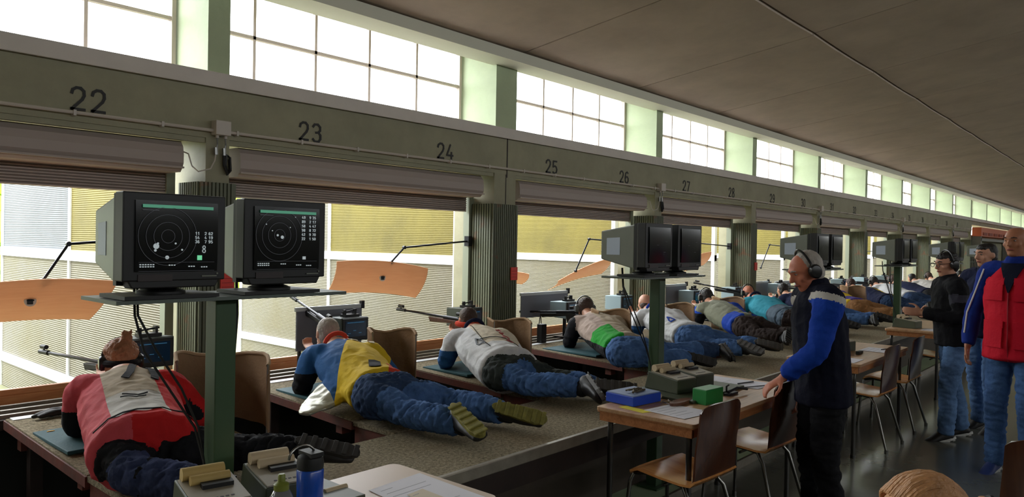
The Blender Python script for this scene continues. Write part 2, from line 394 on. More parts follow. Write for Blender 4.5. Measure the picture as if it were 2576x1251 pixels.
# conduit, junction boxes and looping cables
b = MB(); b.tube([(XA+.2, YW-.03, 2.385), (colc(K1), YW-.03, 2.385)], .011, 8)
for i in range(60):
    x = -1+.52*i
    if x < colc(K1): b.box((x-.008, YW-.044, 2.366), (x+.008, YW-.001, 2.40))
b.build('conduit_pipe', M_PVC, label='long off-white conduit pipe clipped along the numbered green beam', cat='pipe', smooth=True)
for i, k in enumerate((0, 2, 4, 6, 8)):
    cc = colc(k)+.005
    wh = ['on the nearest pillar', 'above the third pillar, second along the beam', 'third along the beam', 'fourth along the beam, small and distant', 'farthest along the beam'][i]
    jb = thing('junction_box', (cc, YW-.06, 2.355), 'square off-white junction box '+wh, 'electrical box', 'junction boxes on the beam')
    MB().box((cc-.055, YW-.075, 2.355), (cc+.055, YW, 2.455)).build('box_body', M_PVC, jb, bevel=.005)
    for dx in (-.03, .03):
        MB().tube([(cc+dx, YW-.04, 2.36), (cc+dx, YW-.04, 2.335)], .012).build('cable_gland', M_PVC, jb)
        b = MB(); b.tube([(cc+dx, YW-.04, 2.34), (cc+dx+.005, YW-.035, 2.29), (cc+dx-.004, YW-.03, 2.25)], .006, 6)
        b.tube([(cc+dx-.004, YW-.03, 2.27), (cc+dx-.002, YW-.03, 2.22)], .014, 8)
        b.build('plug_socket', M_STEEL, jb)
    cb = MB(); pts = [(cc-.034, YW-.03, 2.225), (cc-.04, YW-.03, 2.18), (cc-.07, YW-.03, 2.12), (cc-.15, YW-.02, 2.095), (cc-.19, YW-.01, 2.13), (cc-.21, YW, 2.21), (cc-.23, 5.04, 2.24)]
    cb.tube(smooth_pts(pts) if 0 else pts, .005, 6).build('white_cable', M_PVC, label='white flex looping from the box '+wh, cat='cable', group='white flexes on the pillars')
    cb = MB().tube([(cc+.026, YW-.03, 2.225), (cc+.03, YW-.03, 2.15), (cc+.05, YW-.03, 2.10), (cc+.075, YW-.03, 2.13), (cc+.075, YW-.02, 2.21), (cc+.05, YW-.02, 2.23), (cc+.04, YW-.02, 2.16), (cc+.06, YW-.02, 2.09), (cc+.085, YW-.01, 2.12), (cc+.08, YW, 2.2)], .01, 6)
    cb.build('black_cable_coil', M_CABLE, label='black cable coil under the junction box '+wh, cat='cable', group='black cable coils on the pillars')
# red notices on the pillars
for i, k in enumerate((0, 1, 3)):
    cc = colc(k); x1 = cc+(.18 if k == 1 else .12)
    b = MB().box((x1-.1, YW-.03, 1.27), (x1, YW-.02, 1.40))
    for q in range(3): b.box((x1-.09, YW-.032, 1.30+.03*q), (x1-.01, YW-.03, 1.304+.03*q), 1)
    b.build('notice_plate', [M_RED, mat('dark_red_print', c(150, 30, 20), .6)], label='small bright red notice plate on the '+['nearest', 'double second', 'fourth'][i]+' ribbed pillar', cat='sign')
# baffle walls outside
M_YEL = mat('yellow_ribbed_panel', c(116, 104, 34), .7, wave=('Z', 16, .5), vary=(1.2, .35))
M_PALE = mat('pale_ribbed_panel', c(122, 117, 104), .7, wave=('Z', 16, .7), vary=(1.2, .8, c(114, 106, 80)))
M_GRYP = mat('grey_ribbed_panel', c(106, 110, 116), .7, wave=('Z', 16, .5), vary=(1.5, .2))
for k in range(K0, K1+1):
    xx = colc(k)+(.02 if k else .06)
    nm = 'behind the %s pillar' % {0: 'first', 1: 'second', 2: 'third', 3: 'fourth', 4: 'fifth', 5: 'sixth'}[k] if 0 <= k <= 5 else ('beyond the sixth pillar' if k > 5 else 'left of the first pillar')
    t = thing('baffle_wall', (xx, 7.8, -.1), 'outdoor baffle wall with ribbed panels and white rails standing '+nm, 'baffle wall', 'outdoor baffle walls' )
    b = MB()
    for yy in (5.6, 7.88, 10.05): b.box((xx-.04, yy, -.1), (xx+.04, yy+(.06 if yy < 6 else .05), 2.33))
    b.build('frame_post', M_WHITE, t)
    MB().box((xx-.045, 5.6, 1.40), (xx+.045, 10.1, 1.50)).box((xx-.045, 5.6, .19), (xx+.045, 10.1, .29)).box((xx-.04, 5.6, 2.3), (xx+.04, 10.1, 2.33)).build('frame_rail', M_WHITE, t)
    MB().box((xx-.025, 5.66, 1.5), (xx+.025, 7.88, 2.3)).build('upper_panel', M_YEL, t)
    MB().box((xx-.025, 7.93, 1.5), (xx+.025, 10.05, 2.3)).build('upper_panel', M_GRYP if k <= 0 else M_YEL if k > 1 else M_PALE, t)
    MB().box((xx-.025, 5.66, -.1), (xx+.025, 10.05, 1.4)).build('lower_panel', M_PALE, t)
MB().box((-30, 5.45, -.3), (70, 60, -.1)).build('ground', mat('grass_ground', c(132, 132, 96), .9, vary=(2, .4)), kind='structure')
# hedge far behind
b = MB(); rnd = random.Random(3)
for i in range(1500):
    x = -12+rnd.random()*70; y = 17+rnd.random()*2.2; z = rnd.random()*3.2; r = .16+rnd.random()*.2
    b.lathe([(r*.3, -r*.8), (r*.9, -r*.3), (r, .1*r), (r*.7, r*.6), (r*.2, r*.85)], (x, y, z), 7, M=Matrix.Rotation(rnd.random()*3, 3, 'X'))
b.build('hedge', mat('sunlit_hedge_leaves', c(170, 196, 70), .8, vary=(4, .5), bump=(30, .8)), label='sunlit yellow-green hedge far beyond the baffle walls', cat='hedge', kind='stuff')  # bright yellow-green leaf colour, varied by noise
# other walls
MB().box((XB, YR-.2, 0), (XB+.2, 5.5, 4.6)).build('wall_end', M_GREEN, kind='structure')
MB().box((XA-.2, YR-.2, 0), (XA, 5.5, 4.6)).build('wall_near', M_GREEN, kind='structure')
w = MB().box((XA, YR-.2, 0), (XB, YR, 3.8)).box((XA, YR-.2, 4.3), (XB, YR, 4.6))  # high strip left open, added and sized to let in fill light
for i in range(12): w.box((XA+i*6, YR-.2, 3.8), (XA+i*6+.4, YR, 4.3))
w.build('wall_right', mat('rear_wall_paint', c(150, 150, 130), .7), kind='structure')
# far corner beyond the last pillar: lit recess with an orange counter front
MB().box((29.8, 5.0, 0), (XB, 5.4, 2.2)).build('wall_recess', mat('dim_beige_wall', c(150, 146, 120), .7), kind='structure')
M_ORG = mat('orange_fascia', c(206, 104, 66), .5); M_ORD = mat('dark_orange_slots', c(150, 62, 34), .6)
fa = thing('counter_fascia', (34, 4.8, 1.5), 'orange slotted fascia over a counter beyond the last green pillar', 'fascia')
MB().box((29.9, 4.7, 2.16), (44, 4.98, 2.47)).build('fascia_board', M_ORG, fa)
b = MB()
for i in range(12): b.box((30.2+i*1.1, 4.68, 2.2), (31.0+i*1.1, 4.71, 2.3))
b.build('slot_panels', M_ORD, fa)
MB().box((29.95, 4.72, 0), (30.15, 4.98, 2.16)).box((36.5, 4.72, 0), (36.7, 4.98, 2.16)).box((30, 4.72, 2.0), (44, 4.9, 2.1)).build('counter_frame', mat('grey_frame', c(140, 138, 130), .5), fa)
# ================================================================== THE FIRING PLATFORM AND BENCHES
PZ = .60
pf = thing('firing_platform', (14, 2.7, 0), 'long carpeted firing platform behind the benches, with worn metal edge strip', 'platform')
MB().box((XA+.5, 2.40, .56), (29, 3.11, PZ)).build('carpet_top', M_CARPET, pf)
MB().box((XA+.5, 2.375, .545), (29, 2.405, PZ+.004)).build('edge_strip', M_EDGE, pf, bevel=.004)
MB().box((XA+.5, 2.41, .42), (29, 2.45, .55)).build('apron_board', M_DKWOOD, pf)
MB().box((XA+.5, 2.60, .05), (29, 2.64, .56)).build('lower_panel', mat('grey_brown_panel', c(76, 66, 56), .7, vary=(3, .3)), pf)
sp = thing('green_step', (14, 2.46, 0), 'low green-painted step plate running along the foot of the platform', 'step')
MB().box((3.2, 2.34, .0), (29, 2.6, .06)).build('step_top', mat('pale_green_step_paint', c(176, 196, 160), .5, vary=(3, .2)), sp)
MB().box((3.2, 2.325, .0), (29, 2.345, .06)).build('step_nosing', M_EDGE, sp)
tl = {21: -.25, 22: 1.2, 23: 2.60, 24: 3.88, 25: 5.44, 26: 6.85}
for n in range(27, 36): tl[n] = tl[26]+1.42*(n-26)
BN = {21: 'at the extreme left, out of view', 22: 'under the shooter in the red and beige jacket', 23: 'under the shooter in the blue and yellow jacket', 24: 'under the shooter in the white and cream jacket', 25: 'under the shooter in the beige and green jacket', 26: 'under the bald shooter in the plain white jacket', 27: 'under the shooter in the grey and royal blue jacket', 28: 'under the bald shooter in teal', 29: 'behind the standing person in the blue jacket', 30: 'under the shooter in purple and yellow', 31: 'under the shooter in navy and yellow'}
for n, x0 in tl.items():
    wd = .80 if n < 23 else .88; x1 = x0+wd
    t = thing('shooting_bench', (x0+wd/2, 3.9, 0), 'carpeted prone bench '+BN.get(n, 'far down the row, '+{32: 'ahead of the fourth monitor post', 33: 'beyond the fourth monitor post', 34: 'last but one', 35: 'the last'}.get(n, '')), 'bench', 'prone shooting benches')
    MB().hexa([(x0, 3.48, .575), (x1, 3.48, .575), (x1, 4.66, .615), (x0, 4.66, .615)], [(x0, 3.48, .61), (x1, 3.48, .61), (x1, 4.66, .65), (x0, 4.66, .65)]).build('carpet_top', M_CARPET, t)
    MB().hexa([(x0-.008, 3.48, .555), (x1+.008, 3.48, .555), (x1+.008, 4.665, .595), (x0-.008, 4.665, .595)], [(x0-.008, 3.48, .602), (x1+.008, 3.48, .602), (x1+.008, 4.665, .642), (x0-.008, 4.665, .642)]).build('side_board', M_SIDE, t)
    MB().hexa([(x0+.02, 4.60, .648), (x1-.02, 4.60, .648), (x1-.02, 4.66, .65), (x0+.02, 4.66, .65)], [(x0+.02, 4.60, .652), (x1-.02, 4.60, .652), (x1-.02, 4.66, .654), (x0+.02, 4.66, .654)]).build('metal_strip', M_WHITE, t)
    s_ = MB().box((x0+.01, 3.11, .25), (x1-.01, 3.47, .598)); s_.build('rear_box', M_SIDE, t)
    MB().box((x0, 3.11, .58), (x1, 3.475, .606)).build('rear_top', M_CARPET, t)
    for q in (3.62, 4.5):
        for xx in (x0+.03, x1-.1): MB().box((xx, q, .50), (xx+.07, q+.06, .57)).build('support_block', M_SIDE, t)
    for q in (4.45,):
        for xx in (x0+.06, x1-.12): MB().box((xx, q, 0), (xx+.06, q+.06, .57)).build('leg', M_DKWOOD, t)
# ================================================================== PEOPLE
def cat_rom(P, n):
    P = [Vector(p) for p in P]; out = []
    for i in range(len(P)-1):
        p0, p1, p2, p3 = P[max(i-1, 0)], P[i], P[i+1], P[min(i+2, len(P)-1)]
        for k in range(n):
            t = k/n
            out.append(.5*((2*p1)+(p2-p0)*t+(2*p0-5*p1+4*p2-p3)*t*t+(3*p1-p0-3*p2+p3)*t**3))
    out.append(P[-1]); return out
def limb(mb, pts, rad, up=(0, 0, 1), n=14, sub=4, capk=.7):
    """solid of elliptical rings along a smooth path; rad items r or (side, up)"""
    R = [Vector((r, r, 0)) if not isinstance(r, (tuple, list)) else Vector((r[0], r[1], 0)) for r in rad]
    P = cat_rom(pts, sub); RR = cat_rom(R, sub); up = Vector(up)
    T = [(P[min(i+1, len(P)-1)]-P[max(i-1, 0)]).normalized() for i in range(len(P))]
    rings = []
    for s_ in (.25, .65, .9):
        h = math.sqrt(1-s_*s_); m = min(RR[0].x, RR[0].y)*capk; rings.append((P[0]-T[0]*m*h, RR[0]*s_, T[0]))
    rings += list(zip(P, RR, T))
    for s_ in (.9, .65, .25):
        h = math.sqrt(1-s_*s_); m = min(RR[-1].x, RR[-1].y)*capk; rings.append((P[-1]+T[-1]*m*h, RR[-1]*s_, T[-1]))
    vs = []
    for p, r, t in rings:
        a = up.cross(t)
        if a.length < .15: a = Vector((1, 0, 0)).cross(t) if abs(t.x) < .9 else Vector((0, 1, 0)).cross(t)
        a.normalize(); b_ = t.cross(a)
        for k in range(n):
            w = 2*math.pi*k/n; vs.append(p+a*(math.cos(w)*max(r.x, .002))+b_*(math.sin(w)*max(r.y, .002)))
    L = len(rings)
    fs = [(i*n+k, i*n+(k+1) % n, (i+1)*n+(k+1) % n, (i+1)*n+k) for i in range(L-1) for k in range(n)]
    fs += [tuple(range(n-1, -1, -1)), tuple((L-1)*n+k for k in range(n))]
    mb.add(vs, fs); return mb
def ell(mb, ctr, r, F=None):
    """ellipsoid; F = (right, forward, up) axes"""
    ax = F or (Vector((1, 0, 0)), Vector((0, 1, 0)), Vector((0, 0, 1)))
    vs = []; n, m = 16, 10; ctr = Vector(ctr)
    for i in range(1, m):
        ph = math.pi*i/m
        for k in range(n):
            w = 2*math.pi*k/n
            vs.append(ctr+ax[0]*(r[0]*math.sin(ph)*math.cos(w))+ax[1]*(r[1]*math.sin(ph)*math.sin(w))+ax[2]*(r[2]*math.cos(ph)))
    fs = [(i*n+k, i*n+(k+1) % n, (i+1)*n+(k+1) % n, (i+1)*n+k) for i in range(m-2) for k in range(n)]
    fs += [tuple(range(n)), tuple((m-2)*n+k for k in range(n-1, -1, -1))]
    mb.add(vs, fs); return mb
def soft(mb, name, mats, parent, vox=.01, smooth=5, wrinkle=None, cuts=None, paint=None, top=False, **props):
    """merge overlapping solids into one continuous skin, wrinkle it, cut and colour its panels"""
    me = bpy.data.meshes.new('tmp'); me.from_pydata([tuple(v) for v in mb.v], [], mb.f)
    bm = bmesh.new(); bm.from_mesh(me); bmesh.ops.recalc_face_normals(bm, faces=bm.faces); bm.to_mesh(me); bm.free()
    o = bpy.data.objects.new('tmp', me); COL.objects.link(o)
    r = o.modifiers.new('r', 'REMESH'); r.mode = 'VOXEL'; r.voxel_size = vox; r.use_smooth_shade = True
    s_ = o.modifiers.new('s', 'SMOOTH'); s_.iterations = smooth; s_.factor = .5
    dg = bpy.context.evaluated_depsgraph_get(); dg.update()
    nm = bpy.data.meshes.new_from_object(o.evaluated_get(dg))
    bpy.data.objects.remove(o); bpy.data.meshes.remove(me)
    if wrinkle:
        amp, sc, st = wrinkle; d = Vector(st) if st else None
        nv = len(nm.vertices)
        co = np.empty(nv*3); nm.vertices.foreach_get('co', co); co = co.reshape(-1, 3)
        no = np.array([v.normal[:] for v in nm.vertices])
        for i in range(nv):
            p = Vector(co[i])
            q = p*sc
            if d is not None: q = q+d*(p.dot(d)*sc*1.6)
            h = mnoise.noise(q)+.5*mnoise.noise(q*2.1)
            h = (abs(h)*-2+.55) if amp > 0 else h
            co[i] += no[i]*abs(amp)*h
        nm.vertices.foreach_set('co', co.reshape(-1))
    if cuts:
        bm = bmesh.new(); bm.from_mesh(nm)
        for p, n_ in cuts:
            bmesh.ops.bisect_plane(bm, geom=bm.verts[:]+bm.edges[:]+bm.faces[:], plane_co=Vector(p), plane_no=Vector(n_), dist=.0004)
        bm.to_mesh(nm); bm.free()
    for m in (mats if isinstance(mats, (list, tuple)) else [mats]): nm.materials.append(m)
    if paint:
        for f in nm.polygons: f.material_index = paint(f.center, f.normal)
    org = root_loc(parent)
    nm.transform(Matrix.Translation(-org))
    nm.polygons.foreach_set('use_smooth', [True]*len(nm.polygons))
    nm.name = name
    ob = bpy.data.objects.new(name, nm); COL.objects.link(ob); ob.parent = parent
    tag(ob, **props); return ob
def skin_m(name, col): return mat(name, col, .5, vary=(30, .12), bump=(120, .1), spec=.4)
S_FAIR = skin_m('fair_skin', c(214, 158, 130)); S_RUDDY = skin_m('ruddy_skin', c(206, 128, 100)); S_TAN = skin_m('tan_skin', c(178, 118, 88))
def cloth(name, r, g, b, rough=.85, vary=.15): return mat(name, c(r, g, b), rough, vary=(9, vary), bump=(45, .35), spec=.2)
def denim(name, r, g, b): return mat(name, c(r, g, b), .9, vary=(7, .45), bump=(60, .4), spec=.15)
JEAN = denim('blue_denim', 82, 116, 168); JEAN2 = denim('dark_blue_denim', 56, 76, 110); JEANL = denim('light_blue_denim', 104, 138, 184)
EYEW = mat('eye_white', c(170, 155, 148), .5); EYEI = mat('dark_iris', c(40, 28, 22), .3); LIP = mat('lips', c(150, 80, 70), .5)
def hand(mb, w, d, pn, side, curl=.5, k=1.0, spread=.1):
    """w wrist, d finger direction, pn palm normal, side=+1 thumb towards d x pn, -1 opposite"""
    d = Vector(d).normalized(); pn = Vector(pn); pn = (pn-d*pn.dot(d)).normalized(); s_ = d.cross(pn)*side; w = Vector(w)
    limb(mb, [w-d*.02*k, w+d*.03*k, w+d*.085*k], [(.026*k, .018*k), (.036*k, .015*k), (.040*k, .012*k)], up=pn, sub=3)
    for i, (off, L) in enumerate(((.030, .072), (.010, .080), (-.010, .075), (-.029, .058))):
        b0 = w+d*.082*k+s_*off*k; pts = [b0-d*.015*k]; a = curl*.4; p = b0; pts.append(p)
        for q, seg in enumerate((.45, .32, .23)):
            dd = (d*math.cos(a)+pn*math.sin(a)+s_*spread*(off*10)).normalized(); p = p+dd*L*seg*k; pts.append(p); a += curl
        limb(mb, pts, [.0095*k]*2+[.0088*k, .008*k, .007*k], up=pn, n=8, sub=2)
    t0 = w+d*.02*k+s_*.026*k; d1 = (d*.6+s_*.7+pn*.35).normalized(); p1 = t0+d1*.045*k; p2 = p1+(d*.85+s_*.25+pn*.5*curl).normalized()*.032*k; p3 = p2+(d*.9+pn*.8*curl).normalized()*.026*k
    limb(mb, [t0-d1*.01, p1, p2, p3], [.014*k, .0115*k, .0105*k, .008*k], up=pn, n=8, sub=2)
def figure(root, J, skin, vox=.01, parts=None, hairspec=None, muffs=None, face=True, handcurl=(.6, .6), big=.95):
    """J: joints; body is one continuous surface, clothing and hair are its companions"""
    j = {k_: Vector(v) for k_, v in J.items()}
    f, u = j['hf'].normalized(), j['hu'].normalized(); u = (u-f*u.dot(f)).normalized(); r = f.cross(u); F = (r, f, u); H = j['head']
    up = j['front']                                        # direction the chest faces, used to flatten the torso
    b = MB(); hs = big
    ell(b, H+u*.012, (.076*hs, .096*hs, .092*hs), F); ell(b, H+f*.03*hs-u*.045*hs, (.060*hs, .062*hs, .078*hs), F); ell(b, H+f*.048*hs-u*.098*hs, (.040*hs, .040*hs, .026*hs), F)
    limb(b, [H+f*.09*hs+u*.012*hs, H+f*.104*hs-u*.012*hs, H+f*.113*hs-u*.034*hs], [.009*hs, .011*hs, .0145*hs], up=f, n=10, sub=3)
    limb(b, [H+f*.086*hs+r*.036+u*.022*hs, H+f*.097*hs+u*.026*hs, H+f*.086*hs-r*.036+u*.022*hs], [.009, .010, .009], n=8, sub=3)
    for sg in (1, -1):
        ell(b, H+r*sg*.046*hs+f*.06*hs-u*.028*hs, (.022*hs, .022*hs, .02*hs), F)
        ell(b, H+r*sg*.079*hs-f*.012*hs-u*.012*hs, (.008*hs, .019*hs, .032*hs), F)
    limb(b, [H-f*.02*hs-u*.03*hs, (H-f*.012*hs-u*.09*hs)*.5+(j['neck'])*.5, j['neck']], [.058*hs, .057*hs, .066*hs], up=f)
    limb(b, [j['pel'], j['waist'], j['chest'], j['neck']], [(.15, .10), (.135, .095), (.155, .11), (.09, .07)], up=up)
    for s_ in 'LR':
        limb(b, [j['chest']*.3+j['neck']*.7, j['sh'+s_], j['el'+s_], j['wr'+s_]], [.05, .05, .033, .025], up=up, sub=5)
        limb(b, [j['pel'], j['hip'+s_], j['kn'+s_], j['an'+s_]], [.085, .075, .038, .032], up=up, sub=5)
        hd = j.get('hd'+s_, (j['wr'+s_]-j['el'+s_])); pn = j.get('pn'+s_, Vector((0, 0, -1)))
        hand(b, j['wr'+s_], hd, pn, j.get('ts'+s_, Vector((1, 0, 0))).x, handcurl[0 if s_ == 'L' else 1])
        d = (j['toe'+s_]-j['an'+s_]).normalized(); limb(b, [j['an'+s_], j['an'+s_]+d*.015, j['an'+s_]+d*.035], [.032, .028, .024], up=up)
    body = soft(b, 'body', skin, root, vox, 3)
    if face:
        for sg in (1, -1):
            e = MB(); q = H+r*sg*.031*hs+f*.0765*hs+u*.004*hs
            ell(e, q, (.0115*hs, .0115*hs, .0075*hs), F); n0 = len(e.f); ell(e, q+f*.0075*hs, (.0055*hs,)*3, F); e.m = [0]*n0+[1]*(len(e.f)-n0)
            e.build('eye', [EYEW, EYEI], root, smooth=True)
            MB().tube([H+r*sg*.015*hs+f*.1*hs+u*.024*hs, H+r*sg*.034*hs+f*.099*hs+u*.030*hs, H+r*sg*.052*hs+f*.084*hs+u*.024*hs], [.003, .005, .003], 6).build('eyebrow', hairspec[1] if hairspec else mat('grey_brow', c(120, 100, 88), .8), root, smooth=True)
        m = MB(); limb(m, [H+r*.024*hs+f*.086*hs-u*.066*hs, H+f*.098*hs-u*.064*hs, H-r*.024*hs+f*.086*hs-u*.066*hs], [.004, .0065, .004], n=8, sub=3); m.build('mouth', LIP, root, smooth=True)
    if hairspec:
        kind, hm = hairspec[0], hairspec[1]; h = MB()
        if kind in ('short', 'bun', 'grey', 'curly'):
            ell(h, H+u*.026*hs-f*.022*hs, (.081*hs, .086*hs, .086*hs), F); ell(h, H-f*.038*hs-u*.022*hs, (.075*hs, .062*hs, .080*hs), F)
            if kind != 'grey': ell(h, H+u*.058*hs+f*.022*hs, (.064*hs, .066*hs, .046*hs), F)
        if kind == 'bald':
            ell(h, H-f*.035*hs-u*.03*hs, (.0815*hs, .068*hs, .05*hs), F)
        if kind == 'bun':
            ell(h, H-f*.03-u*.05, (.082, .075, .062), F); ell(h, H+u*.06-f*.02, (.075, .07, .06), F)
            bn = H+u*.115-f*.045+r*.02
            ell(h, bn, (.030, .030, .026), F); ell(h, H+u*.045, (.088, .09, .07), F)
            rr = random.Random(5)
            for q in range(14):
                dd = (u*(.6+rr.random())+r*(rr.random()-.5)*1.6+f*(rr.random()-.5)*1.6).normalized(); limb(h, [bn, bn+dd*.03, bn+dd*.05+r*.006], [.012, .008, .003], n=6, sub=2)
        soft(h, 'hair', hm, root, min(vox, .008), 2, wrinkle=(.007 if kind in ('curly', 'bun') else .0035, 34, None))
    if muffs:
        t = MB(); bandm = muffs
        pts = []
        for q in range(13):
            w = math.pi*q/12; pts.append(H+r*math.cos(w)*.098*hs+u*(math.sin(w)*.125*hs-.0*hs)-f*.0*hs)
        t.tube(pts, .007, 6); em = t.build('earmuffs', bandm, root, smooth=True)
        for sg in (1, -1):
            cb = MB(); ce = H+r*sg*.092*hs-u*.012*hs-f*.008*hs
            Mx = Matrix((r, f, u)).transposed()
            cb.lathe([(.026*hs, -.02), (.036*hs, -.016), (.038*hs, .008), (.030*hs, .019), (.015*hs, .022)], ce, 18, axis='X', M=(Mx @ Matrix.Diagonal((sg, 1, 1.15))))
            cb.build('ear_cup', bandm, em, smooth=True)
    return body
def shoe(root, an, toe, sole_dir, m_up, m_sole, k=1.0, lace=None):
    an, toe, sd = Vector(an), Vector(toe), Vector(sole_dir); d = (toe-an)
    sd = (sd-d*(sd.dot(d)/d.length_squared)).normalized(); L = .27*k; d.normalize(); s_ = d.cross(sd)
    heel = an-d*.055*k+sd*.045*k
    b = MB(); tip = heel+d*L
    limb(b, [an-sd*.01-d*.0, an+sd*.02+d*.01, heel+d*.10-sd*.015, heel+d*.17-sd*.0, tip-d*.035+sd*.006], [.045*k, (.042*k, .05*k), (.044*k, .043*k), (.048*k, .03*k), (.04*k, .02*k)], up=sd)
    limb(b, [heel+d*.02, heel+d*.1], [(.036*k, .035*k), (.038*k, .035*k)], up=sd)
    o = soft(b, 'shoe', m_up, root, .009, 3)
    q = MB(); n = 20; pts = []
    for i in range(n):
        w = 2*math.pi*i/n; x = math.cos(w); wy = .043+.008*x-(.008 if abs(x) < .35 else 0)
        pts.append(heel+d*(L/2-.012)+d*x*L*.53+s_*math.sin(w)*wy*k+sd*.018*k)
    q.prism(pts, sd*.022*k)
    for i in range(6):
        p = heel+d*(L*(.02+.17*i))+sd*.038*k; q.prism([p-s_*.034*k, p+s_*.034*k, p+s_*.034*k+d*.022, p-s_*.034*k+d*.022], sd*.008*k)
    q.build('sole', m_sole, o, bevel=.003)
    if lace is not None:
        z = MB()
        for i in range(3):
            p = heel+d*(.09+.03*i)-sd*(.046-.006*i); z.tube([p-s_*.03+sd*.008, p-sd*.004, p+s_*.03+sd*.008], .004, 6)
        z.build('laces', lace, o, smooth=True)
    return o
def basis(a):
    a = Vector((a[0], a[1], 0)).normalized(); return a, Vector((-a.y, a.x, 0))
SURF = .63
BLKS = mat('black_sock', c(20, 20, 24), .9)
def prone(label, pel, head, anL, anR, jm, tm, skin, hair, jpaint=None, jcuts=(), muffs=None, vox=.012, wr='L',
          toeL=None, toeR=None, soleL=None, soleR=None, shoes=None, elL=(.64, .26), elR=(.6, -.34), rifle=None, legcuff=None, knL=None, knR=None, hz=.37, tpaint=None, collar=None, flare=0, group='shooters lying on the benches', jl=.04, sk=1.0, laces=None):
    pel = Vector((pel[0], pel[1], SURF)); A, L = basis((head[0]-pel.x, head[1]-pel.y)); D = math.hypot(head[0]-pel.x, head[1]-pel.y)
    k = D/.9
    def P(a, l, z): return pel+A*a*k+L*l+Vector((0, 0, z))
    root = thing('person', (pel.x, pel.y, SURF-.02), label, 'person', group)
    ang = lambda p, z: Vector((p[0], p[1], z))
    J = dict(pel=P(-.02, 0, .115), waist=P(.2, 0, .13), chest=P(.45, 0, .2), neck=P(.7, 0, .30), head=P(.9, .0, hz), hf=A+Vector((0, 0, -.1)), hu=(0, 0, 1), front=Vector((0, 0, 1)),
             shL=P(.62, .18, .25), shR=P(.57, -.18, .25), elL=P(elL[0], elL[1], .06), elR=P(elR[0], elR[1], .06), wrL=P(1.0, .07, .24), wrR=P(.84, -.12, .24),
             hipL=P(-.04, .1, .115), hipR=P(-.04, -.1, .115))
    for s_, an, kn in (('L', anL, knL), ('R', anR, knR)):
        a3 = ang(an, SURF+(an[2] if len(an) > 2 else .07)); hp = J['hip'+s_]
        if kn is None: K = hp*.48+a3*.52+L*(.05 if s_ == 'L' else -.05); K.z = SURF+.075
        else: K = Vector((kn[0], kn[1], SURF+(kn[2] if len(kn) > 2 else .075)))
        J['kn'+s_] = K; J['an'+s_] = a3
    J['toeL'] = Vector(toeL) if toeL else J['anL']-A*.1+L*.06+Vector((0, 0, -.05)); J['toeR'] = Vector(toeR) if toeR else J['anR']-A*.1-L*.1+Vector((0, 0, -.04))
    J['hdL'] = A+Vector((0, 0, .25)); J['pnL'] = Vector((0, 0, 1)); J['tsL'] = Vector((1, 0, 0)); J['hdR'] = A+L*.3+Vector((0, 0, .1)); J['pnR'] = L; J['tsR'] = Vector((1, 0, 0))
    figure(root, J, skin, vox, hairspec=hair, muffs=muffs, face=False)
    # trousers
    b = MB(); leg = []
    limb(b, [P(.14+min(jl, 0)*.8, 0, .12), P(0+min(jl, 0)*.3, 0, .125), P(-.09, 0, .12)], [(.15, .10), (.18, .125), (.17, .115)], sub=4)
    for s_, lt in (('L', 1), ('R', -1)):
        ell(b, P(-.03, lt*.085, .165), (.1, .12, .085), (L, A, Vector((0, 0, 1))))
        h, K, a3 = J['hip'+s_], J['kn'+s_], J['an'+s_]
        limb(b, [P(.02, lt*.08, .12), h-A*.06, h*.45+K*.55+Vector((0, 0, .012)), K, K*.45+a3*.55+Vector((0, 0, .01)), a3+(K-a3).normalized()*.02], [.105, .108, .088, .075, .075, .062], sub=4, capk=.15)
    soft(b, 'trousers', tm, root, vox, 3, wrinkle=(.014, 13, A), paint=(lambda p, n: tpaint(p, n, J)) if tpaint else None)
    # jacket
    b = MB()
    limb(b, [P(jl, 0, .13), P(.2+min(jl, 0)*.5, 0, .14), P(.45, 0, .195), P(.62, 0, .235), P(.70, 0, .27)], [(.205, .145) if jl > 0 else (.225, .172), (.2, .14) if jl > 0 else (.215, .16), (.225, .15), (.2, .13), (.11, .10)], sub=5, capk=.3)
    for s_, lt in (('L', 1), ('R', -1)):
        limb(b, [P(.55, lt*.08, .24), J['sh'+s_]+Vector((0, 0, .0)), J['sh'+s_]*.5+J['el'+s_]*.5+L*lt*.015, J['el'+s_]+Vector((0, 0, .01)), J['el'+s_]*.45+J['wr'+s_]*.55, J['wr'+s_]-(J['wr'+s_]-J['el'+s_])*.06], [.085, .088, .074, .068, .058, .048], sub=4, capk=.2)
    limb(b, [P(.66, 0, .26), P(.735, 0, .30)], [.082, .068], capk=.2)
    if flare: limb(b, [P(.34, .10, .12), P(.24, .22, .09), P(.17, .34, .05), P(.10, .43, .03)], [(.13, .08), (.13, .05), (.10, .022), (.04, .012)])
    uv = lambda p: ((p-pel).dot(A)/k/.7, (p-pel).dot(L)/.2)
    pf_ = None; cuts = []
    def line(u0, v0, u1, v1):
        p0 = pel+A*u0*.7*k+L*v0*.2; p1 = pel+A*u1*.7*k+L*v1*.2; d = (p1-p0); return (p0, Vector((-d.y, d.x, 0)))
    for cu in jcuts: cuts.append(line(*cu))
    armd = lambda p: (p-J['elL']).length < .17 or (p-J['elR']).length < .17 or (p-(J['elL']*.5+J['wrL']*.5)).length < .16 or (p-(J['elR']*.5+J['wrR']*.5)).length < .14
    if jpaint: pf_ = lambda p, n: jpaint(*uv(p), n, armd(p), (p.z-SURF))
    jk = soft(b, 'jacket', jm, root, vox*.9, 4, wrinkle=(.006, 9, None), cuts=cuts, paint=pf_)
